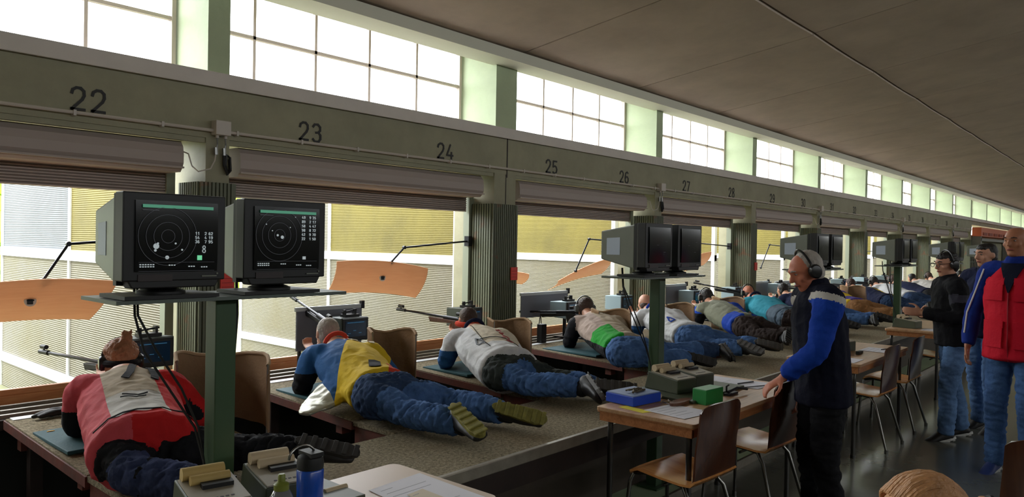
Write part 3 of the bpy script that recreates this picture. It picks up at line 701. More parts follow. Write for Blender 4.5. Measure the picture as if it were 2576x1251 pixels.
    if collar:
        t = MB(); q = []
        for i in range(17):
            w = 2*math.pi*i/16; q.append(P(.735, 0, .325)+L*math.cos(w)*.073+(Vector((0, 0, 1))*.9-A*.35).normalized()*math.sin(w)*.070+A*.0)
        t.tube(q, .016, 8, cap=False); t.build('collar', collar, root, smooth=True)
    sm, ss = shoes or (mat('black_leather', c(28, 26, 26), .5), mat('dark_rubber_sole', c(44, 42, 40), .7))
    sl = Vector(soleL) if soleL else -A+Vector((0, 0, .35)); sr = Vector(soleR) if soleR else -A+Vector((0, 0, .5))
    for s_ in 'LR':
        a3 = J['an'+s_]; kd = (J['kn'+s_]-a3).normalized(); b = MB(); limb(b, [a3+kd*.12, a3, a3+(J['toe'+s_]-a3).normalized()*.03], [.050, .050, .048]); b.build('sock', BLKS, root, smooth=True)
    shoe(root, J['anL'], J['toeL'], sl, sm, ss, sk, laces); shoe(root, J['anR'], J['toeR'], sr, sm, ss, sk, laces)
    root['_'] = 0; del root['_']
    return root, P, J, A, L
def rifle(label, butt, muzzle, stock_m, metal_m=M_DSTEEL, roll=0, bipod=False):
    B_, M_ = Vector(butt), Vector(muzzle); d = (M_-B_).normalized(); s_ = d.cross(Vector((0, 0, 1))).normalized(); u = s_.cross(d)
    Ln = (M_-B_).length
    t = thing('target_rifle', B_, label, 'rifle', 'target rifles')
    q = lambda a, h, w=0: B_+d*a+u*h+s_*w
    b = MB(); prof = [(0, -.11), (.03, -.115), (.22, -.035), (.30, -.10), (.34, -.10), (.35, -.03), (.62, -.045), (.64, -.005), (.28, .0), (.24, -.015), (0, .005)]
    b.prism([q(a, h, -.021) for a, h in prof], s_*.042); b.build('stock', stock_m, t, bevel=.006)
    MB().tube([q(.26, .012), q(Ln*.97, .012)], .0105, 10).build('barrel', metal_m, t, smooth=True)
    MB().tube([q(.22, .01), q(.46, .01)], .018, 10).build('receiver', metal_m, t, smooth=True)
    MB().tube([q(.27, .055), q(.31, .055)], .016, 12).box((0, 0, 0), (.001, .001, .001), M=Matrix.Translation(q(.29, .03))).build('rear_sight', M_BLACK, t, smooth=True)
    MB().tube([q(Ln-.06, .045), q(Ln, .045)], .014, 12).tube([q(Ln-.03, .01), q(Ln-.03, .04)], .005, 6).tube([q(Ln-.09, .012), q(Ln+.02, .012)], .015, 10).build('front_sight', M_BLACK, t, smooth=True)
    if bipod:
        for sg in (-1, 1): MB().tube([q(Ln-.22, 0), q(Ln-.2, -.28, sg*.07)], .005, 6).build('bipod_leg', M_BLACK, t)
    return t
# ------------------------------------------------------------------ the shooters
RED = cloth('red_canvas', 196, 34, 36); PINK = cloth('faded_rose_canvas', 204, 78, 88); BEI = cloth('beige_canvas', 176, 160, 138); LGR = cloth('light_grey_canvas', 198, 194, 188)
BLK = cloth('black_fabric', 24, 24, 28); BLU = cloth('mid_blue_canvas', 42, 88, 140); YEL = cloth('yellow_canvas', 214, 180, 36); ORR = cloth('orange_red_canvas', 206, 66, 44)
SIL = mat('silver_lining', c(172, 170, 152), .35, metal=.4, bump=(20, .5)); NAVY = cloth('navy_fabric', 26, 32, 62); WHT = cloth('white_canvas', 214, 214, 216); CRM = cloth('cream_canvas', 216, 204, 182)
GRN = cloth('bright_green_canvas', 30, 150, 44); PGR = cloth('pinkish_grey_canvas', 172, 152, 140); OLG = cloth('grey_olive_canvas', 128, 130, 112); ROY = cloth('royal_blue_fabric', 24, 66, 170)
TEAL = cloth('teal_fabric', 44, 140, 160); DTR = cloth('dark_brown_trousers', 58, 48, 46); GTR = cloth('grey_blue_trousers', 82, 98, 112); BRT = cloth('brown_trousers', 146, 104, 66); PUR = cloth('purple_canvas', 84, 72, 150)
DGR = cloth('dark_grey_trousers', 52, 58, 56); LIME = cloth('lime_fabric', 140, 210, 60)
H_GING = mat('ginger_hair', c(172, 116, 82), .6, bump=(90, .6), vary=(40, .3)); H_GREY = mat('grey_hair', c(168, 156, 144), .6, bump=(90, .6), vary=(40, .25))
H_BRN = mat('brown_hair', c(74, 52, 42), .6, bump=(90, .6), vary=(40, .3)); H_DRK = mat('dark_hair', c(30, 25, 24), .5, bump=(90, .6)); H_BLD = mat('blonde_hair', c(206, 150, 98), .5, bump=(90, .6), vary=(30, .3))
SHO_Y = mat('olive_yellow_sole', c(140, 134, 62), .6, vary=(30, .4)); SHO_G = mat('grey_rubber_sole', c(96, 94, 92), .6, vary=(30, .3)); SHO_B = mat('black_leather', c(28, 26, 26), .5); SHO_W = mat('white_rubber_sole', c(196, 196, 192), .5)
MUFF = mat('black_earmuff_shell', c(30, 30, 32), .3); MUFFG = mat('grey_earmuff_shell', c(92, 94, 92), .35)
EX = {}
# lane 22: red and beige jacket, ginger bun
def jp22(u, v, n, arm, z):
    if arm and v < -.6: return 0 if u > .75 else 3
    if arm: return 3 if z < .16 else 1
    if u < -.10: return 0 if v < .3 else 1
    if v > .62: return 1
    if v < -.5: return 0
    if u < .36: return 4
    return 2
r, P, J, A, L = prone('person prone in a red and beige shooting jacket with ginger hair tied up', (1.34, 3.25), (1.61, 4.20), (1.36, 2.66, .06), (1.84, 2.76, .08),
  [RED, PINK, BEI, BLK, LGR], [BLK, denim('faded_indigo_denim', 62, 72, 108)], S_FAIR, ('bun', H_GING), jp22, [(-.2, .62, 1.2, .62), (-.2, -.5, 1.2, -.5), (-.10, -1.5, -.10, 1.5), (.36, -1.5, .36, 1.5)],
  muffs=MUFF, vox=.010, tpaint=lambda p, n, J: 1 if (p-J['knL']).length < .1 or ((p-J['anL']).length < .3 and (p-J['anL']).length < (p-J['anR']).length and p.y < 2.95) else 0, knL=(1.20, 2.98, .09), knR=(1.64, 3.03, .08), jl=-.12, hz=.35,
  toeL=(1.42, 2.56, .64), toeR=(2.0, 2.60, .66), soleR=(.5, -1, .4), elL=(.70, .20))
t = MB()
q = [P(.9, 0, .37)+L*math.cos(w)*.082+A*math.sin(w)*.098+Vector((0, 0, -.03)) for w in [2*math.pi*i/24 for i in range(25)]]
t.tube(q, .02, 8, cap=False); t.build('headband', BLK, r, smooth=True)
def surf_strip(root, name, m, P_, pts, wd, lift=.15):
    """cloth strap laid over the back: pts in body coordinates (a, l)"""
    dg = bpy.context.evaluated_depsgraph_get(); dg.update()
    jk = [ch for ch in root.children if ch.name.startswith('jacket')][0]
    org = root_loc(root); g = []
    P3 = [Vector((x, y)) for x, y in pts]
    for i in range(9):
        t_ = i/8*(len(P3)-1); i0 = min(int(t_), len(P3)-2); pp = P3[i0].lerp(P3[i0+1], t_-i0); dd = (P3[i0+1]-P3[i0]).normalized(); nn = Vector((-dd.y, dd.x))
        row = []
        for s_ in (-1, 0, 1):
            w0 = P_(pp.x+nn.x*wd/2*s_, pp.y+nn.y*wd/2*s_, 1.0)
            ok, loc, no, ix = jk.ray_cast(w0-org, Vector((0, 0, -1)))
            row.append((loc+org+Vector((0, 0, .004))) if ok else w0-Vector((0, 0, .8)))
        g.append(row)
    return MB().sheet(g, .004).build(name, m, root, smooth=True)
surf_strip(r, 'strap', BLK, P, [(.66, -.03), (.5, .0), (.42, .03)], .035); surf_strip(r, 'strap', BLK, P, [(.66, -.1), (.5, -.11), (.43, -.10)], .035)
surf_strip(r, 'hem_piping', BLK, P, [(-.05, .19), (-.07, .05), (-.07, -.08), (-.05, -.18)], .012)
surf_strip(r, 'signature_scribble', BLK, P, [(.22, .06), (.18, .0), (.20, -.04)], .006); surf_strip(r, 'signature_scribble', BLK, P, [(.19, .07), (.15, .01), (.17, -.03)], .005)
rifle('dark target rifle of the shooter in the red and beige jacket', J['wrR']+A*.02+Vector((0, 0, .04)), at(105, 890, Y=5.3), M_BLACK)
# lane 23: blue, yellow and red
def jp23(u, v, n, arm, z):
    if arm: return 4 if v > .6 and z < .16 else 0
    if v > 1.25 and u < .6: return 3
    if u > .80-.5*v: return 0
    if u < -.02-.55*(v+.1) or (u < .3 and v < -.55): return 2
    return 1
r, P, J, A, L = prone('person prone in a blue, yellow and red jacket with grey hair', (2.76, 3.40), (3.03, 4.36), (2.74, 2.74, .06), (3.13, 2.77, .05),
  [BLU, YEL, ORR, SIL, BLK], [JEAN2, JEAN], S_FAIR, ('grey', H_GREY), jp23, [(.80-.5*-1.4, -1.4, .80-.5*1.4, 1.4), (-.02-.55*-1.1, -1.2, -.02-.55*1.1, 1.0), (-.2, 1.25, .6, 1.25)],
  vox=.010, tpaint=lambda p, n, J: 1 if p.y < 3.22 else 0, toeL=(2.68, 2.47, .60), toeR=(3.28, 2.54, .62), sk=1.12, soleL=(-.5, -1, .5), soleR=(-.2, -1, .3), shoes=(SHO_B, SHO_Y), laces=mat('yellow_laces', c(190, 180, 60), .7), flare=1, collar=ORR,
  knL=(2.66, 3.06, .08), knR=(3.02, 3.12, .08))
surf_strip(r, 'buckle_strap', CRM, P, [(.66, -.06), (.6, -.07), (.56, -.06)], .035); surf_strip(r, 'buckle_strap', CRM, P, [(.64, -.17), (.58, -.18), (.54, -.17)], .03)
surf_strip(r, 'label_patch', BLK, P, [(.2, -.03), (.13, .0), (.08, .02)], .07)
rifle('dark target rifle of the shooter in the blue and yellow jacket', J['wrR']+A*.0+Vector((0, 0, .1)), at(735, 752, Y=5.15), M_BLACK)
# lane 24: white jacket
def jp24(u, v, n, arm, z):
    if arm: return 2 if z < .17 and v > 0 else 0
    if v > .45: return 0
    if u > .62 and v > -.25: return 1
    if u > .3: return 1
    return 0
r, P, J, A, L = prone('person prone in a white and cream shooting jacket with a red headband', (3.88, 3.42), (4.42, 4.36), (3.88, 2.80, .09), (4.14, 2.82, .05),
  [WHT, CRM, BLU], [JEAN, DGR], S_FAIR, ('short', H_BRN), jp24, [(-.2, .45, 1.2, .45), (.3, -1.5, .3, 1.5), (.62, -1.5, .62, 1.5)], vox=.010, tpaint=lambda p, n, J: 1 if (p.y > 3.28 or (p-J['knR']).length < (p-J['knL']).length and p.y > 3.0) else 0,
  toeL=(3.66, 2.48, .60), sk=1.12, jl=-.02, toeR=(4.34, 2.62, .64), soleL=(.3, -1, .4), shoes=(SHO_B, SHO_G), collar=NAVY, knL=(3.74, 3.12, .09), knR=(4.02, 3.12, .08))
t = MB(); q = [P(.9, 0, .335)+L*math.cos(w)*.09+A*math.sin(w)*.098-A*.015 for w in [2*math.pi*i/24 for i in range(25)]]
t.tube(q, .022, 8, cap=False); t.build('headband', ORR, r, smooth=True)
# red letters across the back
RL = mat('dark_red_letters', c(150, 30, 34), .7)
LET = {'J': [[(.8, 1), (.8, .2), (.5, 0), (.2, .1), (.1, .3)]], 'A': [[(0, 0), (.5, 1), (1, 0)], [(.2, .4), (.8, .4)]], 'C': [[(.9, .8), (.6, 1), (.2, .8), (.1, .4), (.4, 0), (.9, .2)]], 'O': [[(.5, 1), (.1, .7), (.1, .3), (.5, 0), (.9, .3), (.9, .7), (.5, 1)]], 'S': [[(.9, .85), (.5, 1), (.15, .8), (.5, .5), (.85, .25), (.5, 0), (.1, .15)]]}
def back_letters(root, P_, txt, a0, l0, da, dl, w, h, m):
    for i, ch in enumerate(txt):
        for pl in LET[ch]: surf_strip(root, 'letter', m, P_, [(a0+da*(i+x*.75)-dl*y*h/w*.0+ (h*y if abs(da) < abs(dl) else 0), l0+dl*(i+x*.75)+(h*y if abs(da) >= abs(dl) else 0)) for x, y in pl], .010)
back_letters(r, P, 'JACO', .52, -.13, -.085, .0, 1, .05, RL)
surf_strip(r, 'seam_line', BLK, P, [(.66, .06), (.5, .08), (.3, .09), (.12, .09)], .004)
surf_strip(r, 'seam_line', BLK, P, [(.3, .14), (.28, .0), (.27, -.1), (.15, -.16)], .004)
surf_strip(r, 'triangle_patch', mat('grey_patch', c(120, 124, 130), .8), P, [(.33, .13), (.22, .15), (.23, .08), (.33, .13)], .010)
rifle('wood-stocked target rifle of the shooter in the white jacket', J['wrR']+Vector((0, 0, .09)), at(1003, 782, Y=5.28), wood('walnut_stock', c(70, 40, 28), c(104, 62, 42), 5, .35))
# lane 25: beige and green
def jp25(u, v, n, arm, z):
    if arm or v > 1.15: return 2
    if z < .15: return 2
    if u < .42 and v > .15: return 1
    if v > .3: return 3
    if u > .96: return 1
    return 0
r, P, J, A, L = prone('person prone in a beige shooting jacket with a bright green lower panel and black sleeves', (5.34, 3.36), (6.18, 4.42), (5.72, 2.98, .06), (6.15, 2.95, .10),
  [BEI, GRN, BLK, PGR], [JEAN, JEAN2], S_FAIR, ('short', H_BRN), jp25, [(.42, -1.5, .42, 1.5), (-.2, .3, 1.2, .3), (-.2, .15, .42, .15), (.96, -1.5, .96, 1.5)], muffs=MUFFG, vox=.011, tpaint=lambda p, n, J: 1 if (p-J['anR']).length < (p-J['anL']).length and p.y < 3.3 else 0,
  toeL=(5.80, 2.82, .65), toeR=(5.93, 2.72, .61), soleR=(.2, -1, 0), knR=(5.72, 3.16, .1), knL=(5.40, 3.1, .08))
rifle('black target rifle on a bipod used by the shooter in the beige and green jacket', J['wrR']+Vector((0, 0, .08)), at(1312, 787, Y=5.1), M_BLACK, bipod=True)
# lane 26: white jacket, bald
def jp26(u, v, n, arm, z): return 1 if (arm and v > 0 and z < .16) else 0
r, P, J, A, L = prone('bald person prone in a plain white jacket and blue jeans behind the second green post', (6.60, 3.42), (7.22, 4.34), (6.52, 2.86, .08), (6.88, 2.88, .08),
  [WHT, BLU], [JEAN, JEAN2], S_FAIR, ('bald', H_BRN), jp26, [], vox=.011, toeL=(6.5, 2.66, .65), toeR=(7.02, 2.72, .66), shoes=(SHO_B, SHO_G), collar=ROY)
surf_strip(r, 'triangle_patch', ROY, P, [(.30, .10), (.20, .13), (.20, .06), (.30, .10)], .012)
# lane 27
def jp27(u, v, n, arm, z):
    if arm: return 1 if v < 0 or z > .2 else 2
    if v < -.25: return 1
    if u < .3 and v > .2: return 1
    return 0
r, P, J, A, L = prone('person prone in a grey jacket with royal blue panels and dark brown trousers', (7.98, 3.46), (8.74, 4.36), (7.65, 2.94, .08), (7.95, 2.95, .08),
  [OLG, ROY, BLK], [DTR], S_FAIR, ('short', H_DRK), jp27, [(-.2, -.25, 1.2, -.25), (.3, -1.5, .3, 1.5), (-.2, .2, .3, .2)], vox=.012, muffs=MUFF)
# lane 28
r, P, J, A, L = prone('person prone in a teal top and grey-blue trousers, bald with earmuffs', (9.35, 3.50), (10.15, 4.42), (9.3, 2.95, .08), (9.6, 2.95, .08),
  [TEAL, GTR], [GTR, DTR], S_RUDDY, ('bald', H_BRN), lambda u, v, n, arm, z: 1 if u < .3 else 0, [(.3, -1.5, .3, 1.5)], vox=.013, muffs=MUFF, tpaint=lambda p, n, J: 1 if (p-J['knL']).length < .3 else 0, collar=NAVY)
rifle('dark rifle of the bald shooter in the teal top, barrel raised toward the pillar', J['wrR']+Vector((0, 0, .08)), at(1748, 714, Y=5.2), M_BLACK)
# lane 29 .. far row
far = [
 ('person prone in blue jeans, mostly hidden behind the standing person in the blue jacket', (10.55, 3.45), (11.25, 4.35), [NAVY], [JEAN], ('short', H_DRK), None, [], None, 'L'),
 ('person prone in a purple and yellow jacket with brown trousers and big grey earmuffs', (11.95, 3.45), (12.75, 4.35), [PUR, YEL], [BRT], ('short', H_BRN), lambda u, v, n, arm, z: 1 if ((.3 < u < .55) or v > .55) else 0, [(.3, -1.5, .3, 1.5), (.55, -1.5, .55, 1.5)], MUFFG, None),
 ('person prone in a navy jacket with a yellow side panel, long brown hair', (13.55, 3.40), (14.35, 4.3), [NAVY, YEL], [JEAN2], ('curly', H_BRN), lambda u, v, n, arm, z: 1 if v < -.2 and u < .7 else 0, [(-.2, -.2, 1.2, -.2)], None, None),
 ('person prone in a white and purple jacket, dark hair, far down the row', (15.0, 3.40), (15.8, 4.3), [WHT, PUR], [JEAN2], ('short', H_DRK), lambda u, v, n, arm, z: 1 if arm else 0, [], MUFF, None),
 ('person prone in a dark navy outfit, far down the row beyond the thin post', (16.4, 3.40), (17.2, 4.3), [NAVY, WHT], [BLK], ('short', H_BRN), None, [], MUFF, None),
 ('person prone in a pale grey jacket, reddish face, far down the row', (18.0, 3.40), (18.8, 4.3), [LGR], [BLK], ('short', H_DRK), None, [], None, None),
 ('person prone in a cream jacket beside the farthest black rifle bags', (19.6, 3.40), (20.4, 4.3), [CRM], [JEAN2], ('short', H_BRN), None, [], MUFF, None),
 ('person prone in a lime green jacket at the far end of the row', (22.6, 3.3), (23.5, 4.2), [LIME], [BLK], ('short', H_DRK), None, [], None, None),
 ('person prone in a white cap and pale jacket at the very end of the row', (25.2, 3.4), (26.2, 4.4), [WHT], [BLK], ('grey', mat('white_cap_cloth', c(220, 220, 220), .8)), None, [], None, None)]
for i, (lb, pe, he, jm, tm, hr, jpn, cu, mf, sd) in enumerate(far):
    r, P, J, A, L = prone(lb, pe, he, (pe[0]-.12, 2.86, .08), (pe[0]+.28, 2.86, .08), jm, tm, S_FAIR, hr, jpn, cu, vox=.014 if i < 3 else .018, muffs=mf)
    if i in (1, 2, 3, 4): rifle('dark rifle of the '+['', 'purple and yellow', 'navy and yellow', 'white and purple', 'dark navy'][i]+' clad shooter', J['wrR']+Vector((0, 0, .08)), J['wrR']+Vector((0, 1.0, .12)), M_BLACK)
# ------------------------------------------------------------------ standing people
def stand(label, base, face, h, jm, tm, skin, hair, lean=0.0, arms=None, feet=None, headf=None, headoff=(0, 0, 0), jpaint=None, muffs=None, shoes=None, jlen=.50, vest=None, coll=None, sit=False, vox=.010, curl=(.5, .5), jcuts=(), jr=1.0, slm=None, spaint=None):
    F = Vector((face[0], face[1], 0)).normalized(); R = Vector((F.y, -F.x, 0)); B = Vector((base[0], base[1], 0))
    def Q(f_, r_, z): return B+F*f_+R*r_+Vector((0, 0, z))
    root = thing('person', B, label, 'person')
    hz_ = .53*h
    J = dict(pel=Q(0, 0, hz_), waist=Q(lean*.3, 0, .61*h), chest=Q(lean*.7, 0, .72*h), neck=Q(lean, 0, .83*h), head=Q(lean+.02, 0, .925*h)+Vector(headoff), hf=headf or F, hu=(0, 0, 1), front=F,
      shL=Q(lean*.9, -.175, .80*h), shR=Q(lean*.9, .175, .80*h), hipL=Q(0, -.09, hz_-.02), hipR=Q(0, .09, hz_-.02))
    ft = feet or ((.0, -.12), (.0, .12))
    for s_, (a, b_) in zip('LR', ft):
        J['an'+s_] = Q(a, b_, .085); J['toe'+s_] = Q(a+.17, b_*1.15, .035); J['kn'+s_] = J['hip'+s_]*.5+J['an'+s_]*.5+F*.03
    for s_, sg in (('L', -1), ('R', 1)):
        J['el'+s_] = Q(lean*.8-.03, sg*.23, .62*h); J['wr'+s_] = Q(lean*.8+.05, sg*.24, .47*h); J['hd'+s_] = Vector((0, 0, -1))+F*.15; J['pn'+s_] = R*(-sg); J['ts'+s_] = Vector((sg*1.0, 0, 0))
    if arms: J.update({k_: Vector(v) if not callable(v) else v(Q) for k_, v in arms.items()})
    figure(root, J, skin, vox*.9, hairspec=hair, muffs=muffs, handcurl=curl)
    b = MB()
    limb(b, [Q(0, 0, hz_+.10), Q(0, 0, hz_), Q(0, 0, hz_-.05)], [(.155, .115), (.175, .125), (.165, .115)], up=F, sub=3, capk=.3)
    for s_ in 'LR':
        h_, K, a3 = J['hip'+s_], J['kn'+s_], J['an'+s_]
        limb(b, [h_+Vector((0, 0, .03)), h_*.55+K*.45, K, K*.5+a3*.5-F*.01, a3+Vector((0, 0, -.02))], [.10, .09, .075, .070, .066], up=F, sub=4, capk=.15)
    soft(b, 'trousers', tm, root, vox, 3, wrinkle=(.009, 9, Vector((0, 0, 1))))
    b = MB(); j0 = jlen*h
    limb(b, [Q(0, 0, j0), Q(lean*.3, 0, .61*h), J['chest'], Q(lean*.95, 0, .79*h), Q(lean, 0, .835*h)], [(.205*jr, .15), (.195*jr, .145), (.205*jr, .145), (.165, .12), (.085, .08)], up=F, sub=5, capk=.15)
    if not vest:
        for s_ in 'LR':
            limb(b, [J['chest']*.25+J['neck']*.75, J['sh'+s_]], [.085, .08], up=F, capk=.15)
            sb = MB(); limb(sb, [J['chest']*.25+J['neck']*.75, J['sh'+s_], J['sh'+s_]*.5+J['el'+s_]*.5, J['el'+s_], J['el'+s_]*.4+J['wr'+s_]*.6, J['wr'+s_]+(J['el'+s_]-J['wr'+s_])*.08], [.085, .086, .070, .064, .058, .046], up=F, sub=4, capk=.15)
            soft(sb, 'sleeve', slm or (jm[0] if isinstance(jm, list) else jm), root, vox*.9, 4, wrinkle=(.007, 11, None), paint=spaint and (lambda p, n: spaint(p, n, J, Q)))
        limb(b, [Q(lean, 0, .83*h), Q(lean+.01, 0, .865*h)], [.078, .070], up=F, capk=.15)
    soft(b, 'jacket' if not vest else 'vest', jm, root, vox*.9, 4, wrinkle=(.006, 8, None), cuts=[(Q(*a), (F*n_[0]+R*n_[1]+Vector((0, 0, n_[2])))) for a, n_ in jcuts], paint=(lambda p, n: jpaint(p, n, J, Q)) if jpaint else None)
    if vest:
        b = MB()
        for s_ in 'LR': limb(b, [J['chest']*.25+J['neck']*.75, J['sh'+s_], J['sh'+s_]*.5+J['el'+s_]*.5, J['el'+s_], J['el'+s_]*.4+J['wr'+s_]*.6, J['wr'+s_]+(J['el'+s_]-J['wr'+s_])*.08], [.07, .076, .066, .062, .056, .046], up=F, sub=4, capk=.15)
        limb(b, [Q(lean-.005, 0, .81*h), Q(lean+.005, 0, .862*h)], [(.095, .08), .073], up=F, capk=.15)
        limb(b, [J['chest'], Q(lean*.9, 0, .80*h)], [(.17, .12), (.13, .1)], up=F)
        soft(b, 'jacket', vest, root, vox*.9, 4, wrinkle=(.006, 8, None))
    sm, ss = shoes or (SHO_B, SHO_G)
    for s_ in 'LR': shoe(root, J['an'+s_], J['toe'+s_], (0, 0, -1), sm, ss, lace=None)
    return root, J, Q
# man in the blue jacket
def jps(p, n, J, Q):
    t = (p-J['shL']).dot(J['elL']-J['shL'])/(J['elL']-J['shL']).length_squared
    if t < -.12: return 2
    return 1 if t < .03 else 0
def jpb(p, n, J, Q):
    if (p-J['shL']).length < .11 and p.z > J['shL'].z-.02 and abs((p-J['shL']).dot(J['front'])) < .035 : return 2
    d = min((p-(J['shL']*(1-t)+J['elL']*t)).length for t in (.2, .5, .8, 1)); d2 = min((p-(J['elL']*(1-t)+J['wrL']*t)).length for t in (.2, .5, .8, 1))
    return 1 if False else 0
r, J, Q = stand('grey-haired standing person with black earmuffs in a blue and navy jacket', (4.33, 1.43), (-.62, .78), 1.70, [cloth('very_dark_navy', 18, 20, 38), ROY, LGR], [BLK], S_RUDDY, ('grey', mat('silver_hair', c(176, 168, 160), .6, bump=(90, .6))),
  lean=.05, arms=dict(elL=lambda Q: Q(.12, -.22, 1.10), wrL=lambda Q: Q(.27, -.13, .93), hdL=lambda Q: Vector((-.5, .7, -.6)), pnL=lambda Q: Vector((0, .2, -1)), tsL=Vector((1, 0, 0))),
  headf=Vector((-.66, .66, -.42)), headoff=(-.03, .03, -.045), slm=[ROY, LGR, MATS['very_dark_navy']], spaint=jps, muffs=MUFF, jlen=.46, feet=((-.02, -.12), (.0, .13)))
# man in black
def jpk(p, n, J, Q): return 1 if (p-(J['shL']*.62+J['elL']*.38)).length < .085 else 0
r, J, Q = stand('standing person in a black sweater, glasses, black earmuffs and blue jeans', (7.46, 1.36), (-.50, .86), 1.66, [cloth('black_knit', 20, 20, 25), cloth('grey_felt_patch', 62, 62, 74)], [JEANL], S_FAIR, ('curly', H_DRK),
  lean=.05, arms=dict(elL=lambda Q: Q(.05, -.27, 1.08), wrL=lambda Q: Q(.30, -.10, 1.10), hdL=lambda Q: Vector((-.4, .9, .1)), pnL=lambda Q: Vector((.8, .5, 0)), elR=lambda Q: Q(.05, .27, 1.08), wrR=lambda Q: Q(.27, .02, 1.08), hdR=Vector((-.7, -.3, .1)), pnR=Vector((.5, -.8, 0))),
  headf=Vector((-.72, .66, -.12)), slm=[MATS['black_knit'], MATS['grey_felt_patch']], spaint=jpk, muffs=MUFF, jlen=.50, feet=((.10, -.13), (-.12, .12)), shoes=(SHO_B, SHO_W))
g = MB(); H, f, u = Vector(J['head']), Vector(J['hf']).normalized(), Vector((0, 0, 1)); rr = f.cross(u).normalized(); u = rr.cross(f)
for sg in (1, -1):
    cc_ = H+rr*sg*.034+f*.112+u*.0; g.tube([cc_+rr*math.cos(w)*.025+u*math.sin(w)*.02 for w in [2*math.pi*i/16 for i in range(17)]], .0022, 6, cap=False)
    g.tube([H+rr*sg*.06+f*.108+u*.006, H+rr*sg*.082+f*.0+u*.004], .0022, 6)
g.tube([H+rr*.009+f*.116+u*.003, H-rr*.009+f*.116+u*.003], .002, 6); g.build('glasses', M_BLACK, r, smooth=True)
# man behind
r, J, Q = stand('dark-haired standing person half hidden behind the person in the red vest', (7.98, 1.20), (-.85, .5), 1.75, [NAVY], [JEANL], S_FAIR, ('short', H_DRK), jlen=.5, headf=Vector((-.75, .6, -.05)), vox=.012, feet=((.02, -.1), (-.06, .1)))
# man in the red vest
r, J, Q = stand('tall standing person with a shaved head in a red vest over a blue jacket', (6.55, .80), (-.97, .2), 1.87, [cloth('red_vest_cloth', 214, 26, 50, .8, .1)], [JEAN], S_TAN, ('bald', H_BRN),
  headf=Vector((-.93, .38, -.05)), vest=cloth('deep_blue_jacket', 28, 52, 140), jlen=.46, jr=1.06, shoes=(mat('blue_trainer', c(40, 60, 120), .5), SHO_W), feet=((.05, -.13), (.0, .12)),
  arms=dict(elR=lambda Q: Q(-.02, .29, 1.18), wrR=lambda Q: Q(.05, .30, .92)))
def vbox(f0, r0, z, w, hh):
    b = MB(); g_ = []
    jk = [ch for ch in r.children if ch.name.startswith('vest')][0]; org = root_loc(r); Fv = Vector((-.97, .2, 0)).normalized()
    for i in range(5):
        row = []
        for q_ in range(5):
            w0 = Q(.6, r0+w*(q_/4-.5), z+hh*(i/4-.5)); ok, loc, no, ix = jk.ray_cast(w0-org, -Fv)
            row.append(loc+org+Fv*.004 if ok else w0-Fv*.45)
        g_.append(row)
    return b.sheet(g_, .012)
RV = MATS['red_vest_cloth']
for r0 in (.1, -.1):
    for z, hh in ((1.36, .14), (1.03, .17)):
        vbox(0, r0, z, .13, hh).build('pocket', RV, r, smooth=True); vbox(0, r0, z+hh/2, .14, .05).build('pocket_flap', RV, r, smooth=True)
vbox(0, 0, 1.1, .006, .5).build('zip_placket', mat('dark_red_zip', c(160, 20, 40), .6), r)
b = MB(); g_ = []; jk = [ch for ch in r.children if ch.name.startswith('vest')][0]; org = root_loc(r); Fv = Vector((-.97, .2, 0)).normalized()
for i in range(7):
    row = []; z_ = 1.35+.21*i/6; hw_ = .004+.075*i/6
    for q_ in range(5):
        w0 = Q(.6, hw_*(q_/2-1), z_); ok, loc, no, ix = jk.ray_cast(w0-org, -Fv); row.append((loc if ok else w0-org-Fv*.5)+org+Fv*.006)
    g_.append(row)
b.sheet(g_, .01).build('open_collar', cloth('dark_navy_polo', 20, 24, 44), r, smooth=True)
# white piping on the sleeve
b = MB(); b.tube([J['shR']+Vector((-.07, .03, .02)), J['shR']*.5+J['elR']*.5+Vector((-.06, .035, 0)), J['elR']+Vector((-.055, .035, 0)), J['elR']*.4+J['wrR']*.6+Vector((-.052, .03, 0))], .006, 6).build('white_piping', M_WHITE, r, smooth=True)
